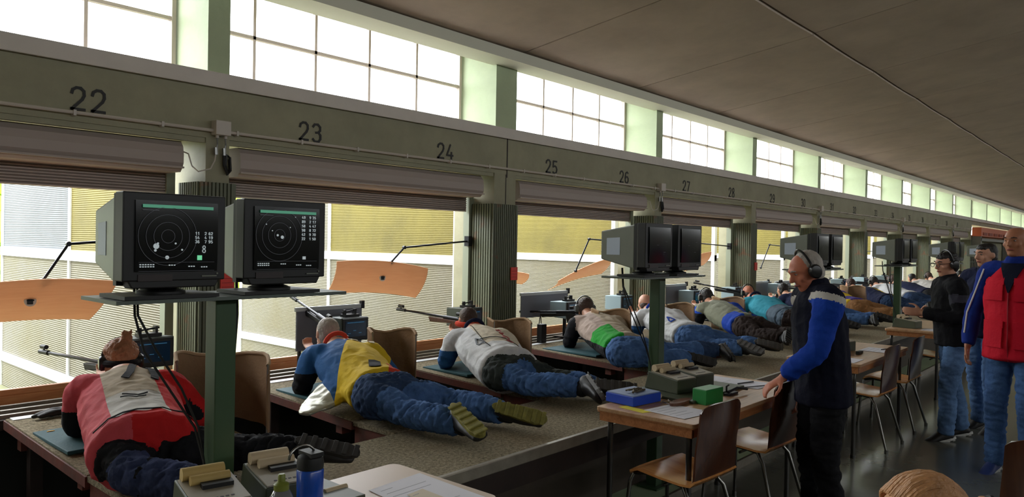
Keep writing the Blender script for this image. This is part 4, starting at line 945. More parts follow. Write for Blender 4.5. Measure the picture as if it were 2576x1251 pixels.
# seated blonde person at the bottom edge
def seated():
    B = Vector((1.93, .37, 0)); F = Vector((-.62, .78, 0)).normalized(); R = Vector((F.y, -F.x, 0))
    Q = lambda f_, r_, z: B+F*f_+R*r_+Vector((0, 0, z))
    root = thing('person', B, 'blonde person at the bottom edge, only the crown of the head in view', 'person')
    J = dict(pel=Q(-.05, 0, .52), waist=Q(-.03, 0, .66), chest=Q(0, 0, .77), neck=Q(.02, 0, .90), head=Q(.03, 0, 1.015), hf=F+Vector((0, 0, -.35)), hu=(0, 0, 1), front=F, shL=Q(0, -.16, .86), shR=Q(0, .16, .86), hipL=Q(-.02, -.09, .51), hipR=Q(-.02, .09, .51),
      knL=Q(.40, -.1, .50), knR=Q(.40, .1, .50), anL=Q(.36, -.1, .09), anR=Q(.36, .1, .09), toeL=Q(.52, -.11, .035), toeR=Q(.52, .11, .035), elL=Q(.06, -.2, .68), elR=Q(.06, .2, .68), wrL=Q(.27, -.1, .60), wrR=Q(.27, .1, .60), hdL=F, hdR=F)
    figure(root, J, S_FAIR, .011, hairspec=('short', H_BLD))
    b = MB(); limb(b, [Q(-.05, 0, .60), Q(-.05, 0, .53), Q(-.05, 0, .49)], [(.16, .12), (.18, .13), (.16, .12)], up=F)
    for s_ in 'LR': limb(b, [J['hip'+s_], J['kn'+s_], J['kn'+s_]*.5+J['an'+s_]*.5, J['an'+s_]], [.09, .075, .065, .055], up=F)
    soft(b, 'trousers', BLK, root, .014, 3)
    b = MB(); limb(b, [Q(-.05, 0, .54), Q(-.03, 0, .66), Q(0, 0, .77), Q(0, 0, .87)], [(.18, .13), (.17, .125), (.185, .13), (.13, .1)], up=F)
    for s_ in 'LR': limb(b, [Q(0, 0, .85), J['sh'+s_], J['el'+s_], J['wr'+s_]], [.08, .07, .058, .042], up=F)
    soft(b, 'jacket', NAVY, root, .013, 4)
    h = MB(); H_ = J['head']; rr = random.Random(8)
    for i in range(70):
        a = math.radians(-80+160*i/69); s0 = R*math.sin(a)*.085; pts = []
        for q in range(6):
            t_ = q/5; w = math.radians(35+125*t_); pts.append(H_+s0*(1-.35*t_)+F*math.cos(w)*.098*math.cos(a*.4)+Vector((0, 0, math.sin(w)*(.108*math.cos(a)**.5+.012)+rr.uniform(-.003, .003))))
        limb(h, pts, [.004, .0055, .006, .006, .0055, .004], n=6, sub=2)
    h.build('hair_strands', H_BLD, root, smooth=True)
    h = MB(); tb = Q(-.10, 0, 1.06)
    for i in range(9):
        o = R*(i-4)*.006+Vector((0, 0, (i % 3)*.006)); limb(h, [tb+o, tb-F*.05+o+Vector((0, 0, -.02)), tb-F*.09+o*1.5+Vector((0, 0, -.12)), tb-F*.08+o+Vector((0, 0, -.24))], [.012, .016, .014, .005], n=8)
    soft(h, 'ponytail', H_BLD, root, .007, 2)
    t = MB(); t.tube([tb-F*.012+R*math.cos(w)*.026+Vector((0, 0, math.sin(w)*.026)) for w in [2*math.pi*i/12 for i in range(13)]], .006, 6); t.build('hair_tie', M_BLACK, root, smooth=True)
    for s_ in 'LR': shoe(root, J['an'+s_], J['toe'+s_], (0, 0, -1), SHO_B, SHO_G)
seated()
# ================================================================== FURNITURE AND EQUIPMENT
def rrect(cx_, cy_, w, d, r, n=5):
    out = []
    for (sx, sy, a0) in ((1, 1, 0), (-1, 1, 90), (-1, -1, 180), (1, -1, 270)):
        for i in range(n+1):
            a = math.radians(a0+90*i/n); out.append((cx_+sx*(w/2-r)+r*math.cos(a), cy_+sy*(d/2-r)+r*math.sin(a)))
    return out
# ---- monitor posts with shelves and tube monitors
M_SCR = mat('dark_tube_screen', c(9, 10, 16), .18, spec=.45); M_BEZ = mat('charcoal_bezel', c(15, 15, 17), .45); M_CAS = mat('aged_grey_casing', c(120, 124, 112), .5, vary=(6, .1))
M_GRNL = mat('green_screen_line', c(60, 110, 90), .5, emit=(c(70, 130, 105), .35)); M_GRYL = mat('grey_screen_line', c(60, 62, 66), .5, emit=(c(90, 92, 98), .12)); M_WHL = mat('pale_screen_text', c(150, 158, 160), .5, emit=(c(160, 170, 172), .3)); M_CYL = mat('green_screen_mark', c(90, 170, 130), .5, emit=(c(100, 190, 140), .4))
def monitor(x0, label, which, group):
    y0, z0, w, h = 2.35, 1.495, .325, .29
    cx_ = x0+w/2
    t = thing('tube_monitor', (cx_, 2.5, 1.452), label, 'monitor', group)
    # front frame, stepped lower edge
    b = MB(); b.hexa([(x0, y0, z0+.015), (x0+w, y0, z0+.015), (x0+w, y0+.06, z0+.015), (x0, y0+.06, z0+.015)], [(x0, y0, z0+h), (x0+w, y0, z0+h), (x0+w, y0+.06, z0+h), (x0, y0+.06, z0+h)])
    b.hexa([(x0+.03, y0+.004, z0-.008), (x0+w-.03, y0+.004, z0-.008), (x0+w-.03, y0+.06, z0-.008), (x0+.03, y0+.06, z0-.008)], [(x0+.015, y0+.004, z0+.02), (x0+w-.015, y0+.004, z0+.02), (x0+w-.015, y0+.06, z0+.02), (x0+.015, y0+.06, z0+.02)])
    b.build('bezel', M_BEZ, t, bevel=.004)
    b = MB(); b.box((x0+.006, y0+.06, z0), (x0+w-.006, y0+.085, z0+h-.004)); b.build('seam_frame', M_BLACK, t)
    b = MB(); b.hexa([(x0+.01, y0+.085, z0+.005), (x0+w-.01, y0+.085, z0+.005), (x0+w-.05, y0+.36, z0+.06), (x0+.05, y0+.36, z0+.06)], [(x0+.01, y0+.085, z0+h-.01), (x0+w-.01, y0+.085, z0+h-.01), (x0+w-.05, y0+.36, z0+h-.05), (x0+.05, y0+.36, z0+h-.05)])
    b.build('casing', M_CAS, t, bevel=.008)
    sx0, sx1, sz0, sz1 = x0+.035, x0+w-.03, z0+.045, z0+h-.025
    g = []
    for i in range(9):
        row = []
        for q in range(9):
            u_, v_ = q/8*2-1, i/8*2-1; row.append((sx0+(sx1-sx0)*q/8, y0-.001-.006*(1-u_*u_*.5-v_*v_*.5), sz0+(sz1-sz0)*i/8))
        g.append(row)
    scr = MB().sheet(g, -.004).build('screen', M_SCR, t, smooth=True)
    yy = y0-.0115
    def pt(u_, v_): return Vector((sx0+(sx1-sx0)*u_, yy, sz0+(sz1-sz0)*v_))
    b = MB(); X_, Z_ = Vector((1, 0, 0)), Vector((0, 0, 1)); W_, H_ = sx1-sx0, sz1-sz0
    if which < 3:
        b.box(pt(.07, .90), pt(.93, .945)+Vector((0, -.0008, 0)), 0)
        cxx, czz = (.37, .50) if which == 0 else (.36, .55)
        for rr in (.08, .17, .26, .35):
            stroke(b, [(cxx*W_+math.cos(a)*rr*W_, czz*H_+math.sin(a)*rr*W_) for a in [2*math.pi*i/40 for i in range(41)]], .0011, Vector((sx0, yy, sz0)), X_, Z_, 1, .0005)
        for (u_, v_) in ((.0, .13), (.0, .005)): b.box(pt(.03, v_), pt(.95, v_+.004)+Vector((0, -.0006, 0)), 1)
        rows = [.55, .49, .43] if which == 0 else [.85, .78, .71, .64, .57, .50]
        rr = random.Random(which+2)
        for v_ in rows:
            for u_ in (.70, .82, .87): digits(b, str(rr.randint(1, 9))+(str(rr.randint(0, 9)) if u_ != .82 else ''), pt(u_, v_-.02), X_, Z_, .006, .009, .0012, .3, 2)
        for (u_, v_) in ((.04, .10), (.04, .07), (.38, .09), (.62, .07), (.78, .06)):
            for i in range(6 if u_ == .04 else 3): b.box(pt(u_+.03*i, v_-.008), pt(u_+.03*i+.02, v_+.008)+Vector((0, -.0006, 0)), 2)
        b.box(pt(.07, .86), pt(.26, .87)+Vector((0, -.0006, 0)), 1)
        if which == 0:
            digits(b, '8', pt(.79, .27), X_, Z_, .012, .022, .002, .3, 2); b.box(pt(.73, .16), pt(.79, .23)+Vector((0, -.0008, 0)), 3)
            pts = [(.23, .36, .009), (.25, .40, .003), (.46, .40, .003), (.54, .31, .003), (.22, .30, .004), (.36, .2, .006)]
        else:
            b.box(pt(.72, .16), pt(.77, .21)+Vector((0, -.0008, 0)), 2); pts = [(.40, .52, .006), (.25, .62, .002), (.52, .68, .002), (.16, .72, .002), (.33, .55, .004), (.6, .85, .002)]
        for u_, v_, r_ in pts: b.lathe([(r_, -.0008), (r_, .0004)], pt(u_, v_), 12, 2, axis='Y')
    else:
        for u_, v_ in ((.3, .5), (.62, .3), (.7, .6)): b.box(pt(u_, v_), pt(u_+.1, v_+.006)+Vector((0, -.0006, 0)), 1)
    b.build('readout', [M_GRNL, M_GRYL, M_WHL, M_CYL], scr)
    MB().box((x0+.045, y0-.003, z0+.015), (x0+.15, y0+.001, z0+.036)).build('brand_plate', mat('dark_brown_plate', c(48, 38, 38), .5), t)
    MB().box((x0+w-.08, y0-.004, z0+.026), (x0+w-.03, y0, z0+.03)).lathe([(.003, -.004), (.003, .001)], (x0+w-.028, y0, z0+.036), 10, axis='Y').build('control_strip', M_CAS, t)
    MB().lathe([(.075, 0), (.075, .02), (.05, .03), (.05, .045)], (cx_, 2.46, 1.452), 24).box((cx_-.15, 2.36, 1.452), (cx_+.15, 2.56, 1.464)).build('swivel_base', M_BLACK, t, smooth=True)
    st = MB(); st.hexa([(x0+.0365, y0+.22, z0+.09), (x0+.0375, y0+.22, z0+.09), (x0+.055, y0+.34, z0+.10), (x0+.054, y0+.34, z0+.10)], [(x0+.0285, y0+.22, z0+.21), (x0+.0295, y0+.22, z0+.21), (x0+.047, y0+.34, z0+.20), (x0+.046, y0+.34, z0+.20)])
    b = MB(); xa = lambda y: x0+.010+(y-y0-.085)/.275*.04-.0015
    b.hexa([(xa(y0+.2), y0+.2, z0+.09), (xa(y0+.2)+.001, y0+.2, z0+.09), (xa(y0+.31)+.001, y0+.31, z0+.09), (xa(y0+.31), y0+.31, z0+.09)], [(xa(y0+.2), y0+.2, z0+.2), (xa(y0+.2)+.001, y0+.2, z0+.2), (xa(y0+.31)+.001, y0+.31, z0+.195), (xa(y0+.31), y0+.31, z0+.195)])
    b.build('paper_sticker', mat('pale_blue_sticker', c(186, 198, 214), .6), t)
    return t
ord_ = ['nearest', 'second', 'third', 'fourth', 'fifth', 'sixth']
for i in range(6):
    px_ = 1.292+3.02*i if i < 2 else 1.292+3.02+2.96*(i-1)
    zb = .60 if i == 0 else .06
    po = thing('monitor_post', (px_, 2.5, .06), 'dark green square steel post carrying a monitor shelf, '+ord_[i]+' along the platform', 'post', 'monitor posts')
    MB().box((px_-.038, 2.462, .06), (px_+.038, 2.538, 1.43)).build('post_column', M_POST, po, bevel=.004)
    MB().box((px_-.1, 2.42, .06), (px_+.1, 2.57, .072)).build('base_plate', M_POST, po)
    sx0 = px_-.40+(-.02 if i else 0)
    MB().box((sx0, 2.37, 1.438), (sx0+.84, 2.66, 1.450)).build('shelf', mat('grey_steel_shelf', c(96, 104, 98), .4, metal=.4), po)
    MB().tube([(px_-.042, 2.458, .80), (px_+.042, 2.458, .80), (px_+.042, 2.542, .80), (px_-.042, 2.542, .80), (px_-.042, 2.458, .80)], .004, 6).build('cable_tie', M_BLACK, po)
    lb = ['left-hand tube monitor on the nearest shelf, its green readout showing a figure 8', 'right-hand tube monitor on the nearest shelf with a target plot and long score column']
    for m_ in (0, 1):
        x0 = sx0+.008+m_*.392 if i == 0 else sx0+.01+m_*.40
        if i: lb_ = ('near' if m_ == 0 else 'far')+' tube monitor of the pair on the '+ord_[i]+' post, screen dark'
        else: lb_ = lb[m_]
        monitor(x0, lb_, m_ if i == 0 else 3, 'tube monitors on posts')
    # cables
    y = 2.56
    for q, (dx, sw) in enumerate(((-.25, .0), (-.24, .03))):
        MB().tube([(px_+dx, y+.06, 1.50), (px_+dx, y+.05, 1.38), (px_+dx+.02+sw, y+.02, 1.26), (px_+dx+.1+sw, y, 1.12), (px_-.07+sw*.4, y-.02, .98), (px_-.05, y-.05, .86), (px_-.05, y-.06, .80), (px_-.055, y-.05, .70), (px_-.07+sw, y, .63)], .0042, 6).build('black_cable', M_CABLE, label=('looser ' if q else '')+'black monitor cable hanging left of the '+ord_[i]+' post', cat='cable', group='black monitor cables', smooth=True)
    MB().tube([(px_+.12, y+.06, 1.50), (px_+.125, y+.06, 1.36), (px_+.11, y+.05, 1.22), (px_+.06, y+.03, 1.12), (px_+.045, y+.0, 1.05)], .006, 6).build('black_cable', M_CABLE, label='black cable curving in from the right to the '+ord_[i]+' post', cat='cable', group='black monitor cables', smooth=True)
# ---- tables
def table(x0, x1, y0, y1, label, topm, edgem, r=.03):
    t = thing('table', ((x0+x1)/2, (y0+y1)/2, 0), label, 'table', 'judges tables along the platform')
    MB().prism([(x, y, .728) for x, y in rrect((x0+x1)/2, (y0+y1)/2, x1-x0, y1-y0, r)], (0, 0, .022)).build('table_top', topm, t, bevel=.003)
    MB().prism([(x, y, .722) for x, y in rrect((x0+x1)/2, (y0+y1)/2, x1-x0-.004, y1-y0-.004, r)], (0, 0, .006)).box((x0+.02, y0+.02, .675), (x1-.02, y0+.045, .722)).box((x0+.02, y1-.045, .675), (x1-.02, y1-.02, .722)).box((x0+.01, y0+.02, .675), (x0+.03, y1-.02, .722)).box((x1-.03, y0+.02, .675), (x1-.01, y1-.02, .722)).build('apron', edgem, t)
    for x in (x0+.06, x1-.06):
        for y in (y0+.06, y1-.06):
            sx = 1 if x < (x0+x1)/2 else -1
            MB().tube([(x+sx*.12, y, .70), (x+sx*.04, y, .70), (x, y, .67), (x, y, .6), (x, y, .02)], .0155, 12).lathe([(.02, 0), (.02, .025)], (x, y, 0), 12).build('leg', mat('dark_chrome_tube', c(84, 82, 80), .3, metal=.9), t, smooth=True)
    return t
table(.50, 1.945, 1.74, 2.32, 'nearest table with a pinkish beige top, cut off at the bottom edge', M_TOP, M_TABLE, .04)
table(3.40, 4.86, 1.745, 2.345, 'second table with wooden edge holding the blue and green boxes', M_TOPW, M_TABLE, .02)
table(6.10, 7.56, 1.74, 2.32, 'third table covered in papers beside the person in black', M_TOPW, M_TABLE, .02)
table(9.15, 10.6, 1.78, 2.36, 'fourth table, partly hidden behind the person in black', M_TOPW, M_TABLE, .02)
table(12.1, 13.5, 1.78, 2.36, 'fifth table far down the row', M_TOPW, M_TABLE, .02)
# ---- chairs
def make_chair():
    t = thing('stacking_chair', (0, 0, 0), 'x', 'chair', 'plywood stacking chairs')
    g = []
    prof = [(.215, .415), (.20, .435), (.13, .445), (.0, .432), (-.12, .425), (-.165, .435), (-.19, .46)]
    for i, (y, z) in enumerate(prof):
        row = []
        for q in range(9):
            u_ = q/8*2-1; wv = (.205 if i > 0 else .185)*(1 if i < 5 else .97); row.append((u_*wv, y-(.02*u_*u_ if i < 2 else 0), z+.012*u_*u_*(1 if 1 < i < 5 else .3)))
        g.append(row)
    MB().sheet(g, -.011).build('seat', M_CHAIR, t, smooth=True)
    g = []
    for i in range(10):
        s_ = i/9; y = -.19-.06*s_-.012*math.sin(s_*math.pi); z = .455+.375*s_; row = []
        for q in range(9):
            u_ = q/8*2-1; wv = .195-.006*s_-(.02 if i == 9 else 0); zz = z-(.02*abs(u_)**4 if i == 9 else 0); row.append((u_*wv, y+.03*u_*u_*min(1, s_*2.5), zz))
        g.append(row)
    MB().sheet(g, .011).build('backrest', M_CHAIRD, t, smooth=True)
    for sx in (-1, 1):
        MB().tube([(sx*.15, .19, .41), (sx*.17, .20, .37), (sx*.205, .22, .02)], .0105, 10).lathe([(.014, 0), (.014, .03)], (sx*.205, .22, 0), 10).build('leg', M_CHROME, t, smooth=True)
        MB().tube([(sx*.15, -.10, .41), (sx*.17, -.14, .36), (sx*.205, -.24, .02)], .0105, 10).lathe([(.014, 0), (.014, .03)], (sx*.205, -.24, 0), 10).build('leg', M_CHROME, t, smooth=True)
        MB().tube([(sx*.15, .19, .41), (sx*.15, .12, .425), (sx*.15, -.04, .418), (sx*.15, -.10, .41)], .0105, 10).build('seat_rail', M_CHROME, t, smooth=True)
    MB().tube([(-.17, .0, .395), (.17, .0, .395)], .008, 8).build('cross_bar', M_CHROME, t, smooth=True)
    return t
ch = make_chair()
CH = [((3.57, 1.90, 0), math.radians(-4), 'plywood stacking chair tucked under the second table, nearest with its seat in full view'),
 ((4.44, 1.88, 0), math.radians(-3), 'plywood stacking chair whose back the person in the blue jacket is holding'),
 ((6.70, 1.88, 0), math.radians(-2), 'plywood stacking chair at the near end of the third table'),
 ((7.56, 1.88, 0), 0.0, 'plywood stacking chair at the far end of the third table'),
 ((9.6, 1.95, 0), 0.0, 'plywood stacking chair at the fourth table, glimpsed behind the person in black'),
 ((1.95, .34, 0), math.atan2(.78, -.62)-math.pi/2, 'plywood stacking chair under the seated blonde person'),
 ((3.50, .38, 0), math.radians(70), 'empty plywood stacking chair cut off at the bottom right corner')]
for i, (l, rz, lb) in enumerate(CH):
    o = ch if i == 0 else copy_tree(ch)
    o.location = l; o.rotation_euler = (0, 0, rz); o.scale = (1.04, 1.04, 1.04); o['label'] = lb
# ---- control boxes on the tables
M_ROLL = mat('cream_paper_roll', c(206, 186, 152), .7); M_ROLLY = mat('yellowed_paper_roll', c(196, 168, 104), .7)
def cbox(x, y, z, label, roll_m, rz=-.19, w=.175, d=.26):
    t = thing('score_printer', (x, y, z), label, 'printer', 'score printers')
    M4 = Matrix.Translation((x, y, z)) @ Matrix.Rotation(rz, 4, 'Z')
    q = lambda a, b_, h: M4 @ Vector((a, b_, h))
    hf, hb = .08, .105
    MB().hexa([q(-w/2, -d/2, 0), q(w/2, -d/2, 0), q(w/2, d/2, 0), q(-w/2, d/2, 0)], [q(-w/2, -d/2, hf), q(w/2, -d/2, hf), q(w/2, d/2-.03, hb), q(-w/2, d/2-.03, hb)]).build('casing', M_OLIVED, t, bevel=.004)
    MB().hexa([q(-w/2+.006, -d/2+.004, hf+.001), q(w/2-.006, -d/2+.004, hf+.001), q(w/2-.006, d/2-.05, hb-.002), q(-w/2+.006, d/2-.05, hb-.002)], [q(-w/2+.006, -d/2+.004, hf+.006), q(w/2-.006, -d/2+.004, hf+.006), q(w/2-.006, d/2-.05, hb+.004), q(-w/2+.006, d/2-.05, hb+.004)]).build('cover_plate', M_GREYP, t)
    R3 = Matrix.Rotation(rz, 3, 'Z')
    MB().tube([q(-.075, .065, hb+.022), q(.055, .065, hb+.022)], .021, 16).build('paper_roll', roll_m, t, smooth=True)
    MB().tube([q(-.06, .02, hb+.012), q(.06, .02, hb+.012)], .016, 16).build('take_up_roll', roll_m, t, smooth=True)
    g = [[q(a, .085, hb+.02) for a in (-.075, .055)], [q(a, .09, hb-.005) for a in (-.075, .055)], [q(a, .115, hb-.02) for a in (-.075, .055)]]
    MB().sheet(g, .001).build('paper_strip', roll_m, t)
    MB().hexa([q(-.035, -.028, hf+.012), q(.06, -.028, hf+.012), q(.06, .0, hf+.016), q(-.035, .0, hf+.016)], [q(-.035, -.028, hf+.03), q(.06, -.028, hf+.03), q(.06, .0, hf+.034), q(-.035, .0, hf+.034)]).build('tear_bar', M_BLACK, t)
    b = MB()
    for i in range(3):
        for k_ in range(6): b.hexa([q(-.05+.016*k_, -.1+.018*i, hf+.008), q(-.04+.016*k_, -.1+.018*i, hf+.008), q(-.04+.016*k_, -.095+.018*i, hf+.009), q(-.05+.016*k_, -.095+.018*i, hf+.009)], [q(-.05+.016*k_, -.1+.018*i, hf+.0105), q(-.04+.016*k_, -.1+.018*i, hf+.0105), q(-.04+.016*k_, -.095+.018*i, hf+.0115), q(-.05+.016*k_, -.095+.018*i, hf+.0115)])
    b.build('printed_text', M_INK, t)
    return t
def tray(x0, x1, y0, y1, label):
    t = MB().box((x0, y0, .751), (x1, y1, .768)); return t.build('tray', M_OLIVED, label=label, cat='tray', group='green printer trays', bevel=.003)
tray(.94, 1.60, 2.06, 2.45, 'flat green tray under the two score printers at the bottom left')
tray(3.84, 4.52, 1.98, 2.42, 'flat green tray under the score printers between the blue and green boxes')
cbox(1.135, 2.24, .768, 'score printer with yellowed paper rolls at the bottom left, in front of the green post', M_ROLLY); cbox(1.375, 2.25, .768, 'score printer with cream paper rolls behind the blue water bottle', M_ROLL)
cbox(4.055, 2.25, .768, 'left of the two olive score printers on the second table', M_ROLL); cbox(4.29, 2.25, .768, 'right of the two olive score printers on the second table', M_ROLL)
cbox(6.62, 2.16, .751, 'score printer at the near end of the third table', M_ROLL); cbox(6.86, 2.16, .751, 'score printer toward the middle of the third table', M_ROLL)
cbox(9.45, 2.2, .751, 'score printer on the fourth table beside the person in black', M_ROLL)
# ---- things on the nearest table
t = thing('water_bottle', (1.305, 1.955, .75), 'translucent blue water bottle with black flip lid and carry loop', 'bottle')
MB().lathe([(.03, 0), (.038, .004), (.04, .05), (.037, .075), (.04, .1), (.041, .19), (.036, .198)], (1.305, 1.955, .75), 28).build('bottle_body', mat('blue_bottle_plastic', c(26, 84, 196), .2, spec=.6, vary=(14, .35)), t, smooth=True)
MB().lathe([(.040, .196), (.041, .215), (.038, .232), (.026, .24), (.012, .245)], (1.305, 1.955, .75), 28).box((1.285, 1.92, .985), (1.33, 1.99, .998)).build('lid', M_BLACK, t, smooth=True)
MB().tube([(1.305+.045*math.cos(a)-.03, 1.955, .985+.035*math.sin(a)) for a in [math.pi*i/10 for i in range(11)]], .004, 8).build('carry_loop', M_CHROME, t, smooth=True)
t = thing('drink_bottle', (1.185, 1.92, .75), 'clear drink bottle with olive green push cap at the bottom edge', 'bottle')
MB().lathe([(.028, 0), (.035, .004), (.036, .12), (.033, .145), (.022, .165), (.017, .168)], (1.185, 1.92, .75), 28).build('bottle_body', mat('smoky_clear_plastic', c(120, 122, 126), .12, spec=.8), t, smooth=True)
MB().lathe([(.022, .166), (.0225, .182), (.018, .186), (.011, .19), (.0105, .208), (.008, .212)], (1.185, 1.92, .75), 24).build('push_cap', mat('olive_green_cap', c(120, 130, 50), .4), t, smooth=True)
MB().lathe([(.013, -.045), (.013, .045)], (1.56, 2.18, .764), 16, axis='X').build('paper_roll', M_ROLL, label='loose cream paper roll lying right of the blue bottle', cat='paper roll', smooth=True)
def sheet_paper(corners, label, lines=5, m=M_PAPER, name='paper_sheet', z=.7515, th=.0012, cat='paper'):
    cs = [Vector((x, y, z)) for x, y in corners]; t = thing(name, (sum((c_ for c_ in cs), Vector())/4), label, cat)
    MB().prism(cs, (0, 0, th)).build('sheet', m, t)
    b = MB(); rr = random.Random(int(cs[0].x*100))
    for i in range(lines):
        u0 = .12+.76*i/max(lines, 1); e = .3+.55*rr.random()
        A_, B_ = cs[0].lerp(cs[1], .1).lerp(cs[3].lerp(cs[2], .1), u0), cs[0].lerp(cs[1], e).lerp(cs[3].lerp(cs[2], e), u0)
        d = (cs[3]-cs[0]).normalized()*.003; b.prism([A_, B_, B_+d, A_+d], (0, 0, th+.0004))
    if lines: b.build('print_lines', mat('faint_print', c(168, 168, 176), .7), t)
    return t
sheet_paper([(1.66, 2.12), (1.92, 2.14), (1.90, 1.76), (1.63, 1.78)], 'large white score sheet lying on the nearest beige table', 7)
sheet_paper([(1.72, 1.98), (1.80, 1.99), (1.79, 1.80), (1.70, 1.80)], 'small cream slip lying over the large score sheet', 3, mat('cream_paper', c(214, 200, 176), .7), z=.754)
# ---- things on the second table
t = thing('blue_box', (3.65, 2.26, .75), 'flat blue cardboard box on the second table with a metal tool on its lid', 'box')
Mb = Matrix.Translation((3.655, 2.262, .753)) @ Matrix.Rotation(-.12, 4, 'Z')
MB().box((-.125, -.10, 0), (.125, .10, .052), M=Mb).build('box_base', mat('cobalt_cardboard', c(24, 70, 190), .45), t, bevel=.003)
MB().box((-.12, -.095, .052), (.12, .095, .058), M=Mb).build('box_lid', mat('pale_blue_lid', c(130, 148, 184), .5), t)
t = thing('metal_tool', (3.68, 2.27, .812), 'jumble of dark metal sight parts lying on the blue box', 'tool')
b = MB(); rr = random.Random(9)
for i in range(9):
    p0 = Vector((3.66+rr.uniform(-.05, .05), 2.26+rr.uniform(-.03, .03), .818+rr.uniform(0, .012))); p1 = p0+Vector((rr.uniform(-.06, .06), rr.uniform(-.04, .04), rr.uniform(-.004, .006))); b.tube([p0, p1], rr.uniform(.003, .007), 6)
b.box((3.62, 2.22, .812), (3.70, 2.25, .820)); b.build('tool_parts', mat('bronze_grey_metal', c(110, 100, 84), .4, metal=.6), t)
MB().lathe([(.035, 0), (.04, .006), (.032, .028), (.012, .036)], (3.80, 2.33, .753), 20).build('felt_disc', M_FELT, label='small tan domed felt pad behind the blue box', cat='pad', smooth=True)
MB().tube([(3.86, 2.36, .775), (3.80, 2.17, .775)], .013, 12).build('paper_roll', M_ROLL, label='cream paper roll leaning between the blue box and the green tray', cat='paper roll', smooth=True)
t = thing('green_box', (3.98, 1.965, .75), 'bright green ammunition box standing on the second table', 'box')
Mg = Matrix.Translation((3.955, 1.95, .75)) @ Matrix.Rotation(-.1, 4, 'Z')
MB().box((-.09, -.045, 0), (.09, .045, .083), M=Mg).build('box_body', mat('bright_green_card', c(32, 132, 60), .45), t, bevel=.003)
MB().box((-.088, -.043, .083), (.088, .043, .086), M=Mg).build('box_lid', mat('mid_green_lid', c(96, 156, 108), .45), t)
t = thing('leather_case', (3.86, 2.06, .75), 'open brown leather spectacle case lying before the green box', 'case')
MB().prism([(3.80+.11*math.cos(a), 2.04+.035*math.sin(a), .7512) for a in [2*math.pi*i/20 for i in range(20)]], (0, 0, .018)).build('case_shell', mat('brown_leather', c(104, 66, 46), .5), t, bevel=.003)
t = thing('spectacles', (3.82, 2.12, .755), 'wire spectacles lying beside the brown case', 'glasses')
b = MB()
for dx in (-.035, .035): b.tube([(3.80+dx+.025*math.cos(a), 2.115+.02*math.sin(a), .757) for a in [2*math.pi*i/14 for i in range(15)]], .002, 6, cap=False)
b.tube([(3.74, 2.115, .757), (3.70, 2.05, .757)], .002, 6).build('wire_frame', M_STEEL, t, smooth=True)
sheet_paper([(3.50, 2.10), (3.74, 2.07), (3.74, 1.80), (3.47, 1.84)], 'white score sheet at the near end of the second table', 5)
sheet_paper([(3.47, 2.24), (3.53, 2.23), (3.50, 2.05), (3.44, 2.07)], 'yellow slip under the blue box', 0, mat('yellow_paper', c(220, 206, 60), .7), z=.7505)
sheet_paper([(4.52, 2.32), (4.78, 2.32), (4.80, 1.90), (4.54, 1.90)], 'white score sheet at the far end of the second table with a pen on it', 6)
MB().tube([(4.60, 2.06, .757), (4.75, 2.02, .757)], .004, 8).build('pen', M_BLACK, label='dark pen lying on the far score sheet of the second table', cat='pen', smooth=True)
MB().tube([(4.50, 1.98, .757), (4.74, 1.88, .757)], .003, 8).build('pencil', M_BLACK, label='long black pencil at the edge of the far score sheet', cat='pencil', smooth=True)
t = thing('hole_punch', (4.27, 1.96, .75), 'small black lever hole punch right of the green box', 'punch')
MB().box((4.20, 1.93, .751), (4.32, 1.97, .765)).tube([(4.22, 1.95, .77), (4.30, 1.93, .79), (4.38, 1.90, .775)], .008, 8).tube([(4.24, 1.97, .765), (4.24, 1.97, .80), (4.27, 1.97, .805)], .006, 8).build('punch_body', M_BLACK, t, bevel=.002)
b = MB()
for i in range(4):
    b.tube([(4.05+.05*i, 2.0, .67), (4.02+.05*i, 1.98, .58-.02*i), (4.12+.05*i, 1.96, .55), (4.25+.03*i, 1.96, .60), (4.28, 1.98, .67)], .005, 6)
b.build('cable_bundle', mat('grey_cable', c(70, 66, 62), .5), label='tangle of grey cables hanging under the second table', cat='cable', smooth=True)
# ---- papers and devices on the far tables
sheet_paper([(6.16, 2.1), (6.42, 2.08), (6.40, 1.80), (6.14, 1.80)], 'white sheet at the near corner of the third table', 4)
sheet_paper([(6.95, 2.0), (7.25, 2.0), (7.25, 1.78), (6.95, 1.78)], 'white sheet in the middle of the third table', 4)
sheet_paper([(9.25, 2.02), (9.5, 2.02), (9.5, 1.82), (9.25, 1.82)], 'white sheet on the fourth table', 3)
t = thing('stapler', (6.75, 1.93, .75), 'black stapler lying among papers on the third table', 'stapler'); MB().hexa([(6.66, 1.91, .751), (6.84, 1.93, .751), (6.84, 1.96, .751), (6.66, 1.94, .751)], [(6.66, 1.91, .78), (6.84, 1.93, .765), (6.84, 1.96, .765), (6.66, 1.94, .78)]).build('stapler_body', M_BLACK, t, bevel=.003)
MB().tube([(7.12, 1.86, .757), (7.42, 1.78, .757)], .004, 8).build('pencil', M_BLACK, label='long dark pencil lying across the third table', cat='pencil', smooth=True)
# ---- mats
for i, (x, y, w, d, lb) in enumerate(((1.22, 3.78, .60, .50, 'teal rubber mat under the shooter in the red and beige jacket'), (2.66, 3.88, .62, .52, 'teal rubber mat under the shooter in the blue and yellow jacket'), (3.96, 3.90, .62, .50, 'teal rubber mat under the shooter in the white jacket'), (5.50, 3.80, .66, .62, 'teal rubber mat under the shooter in the beige and green jacket'))):
    zt = .652-(4.66-(y+d/2))*.034+.004
    MB().box((x, y, zt-.006), (x+w, y+d, zt+.012)).build('elbow_mat', M_MAT, label=lb, cat='mat', group='teal elbow mats', bevel=.004)
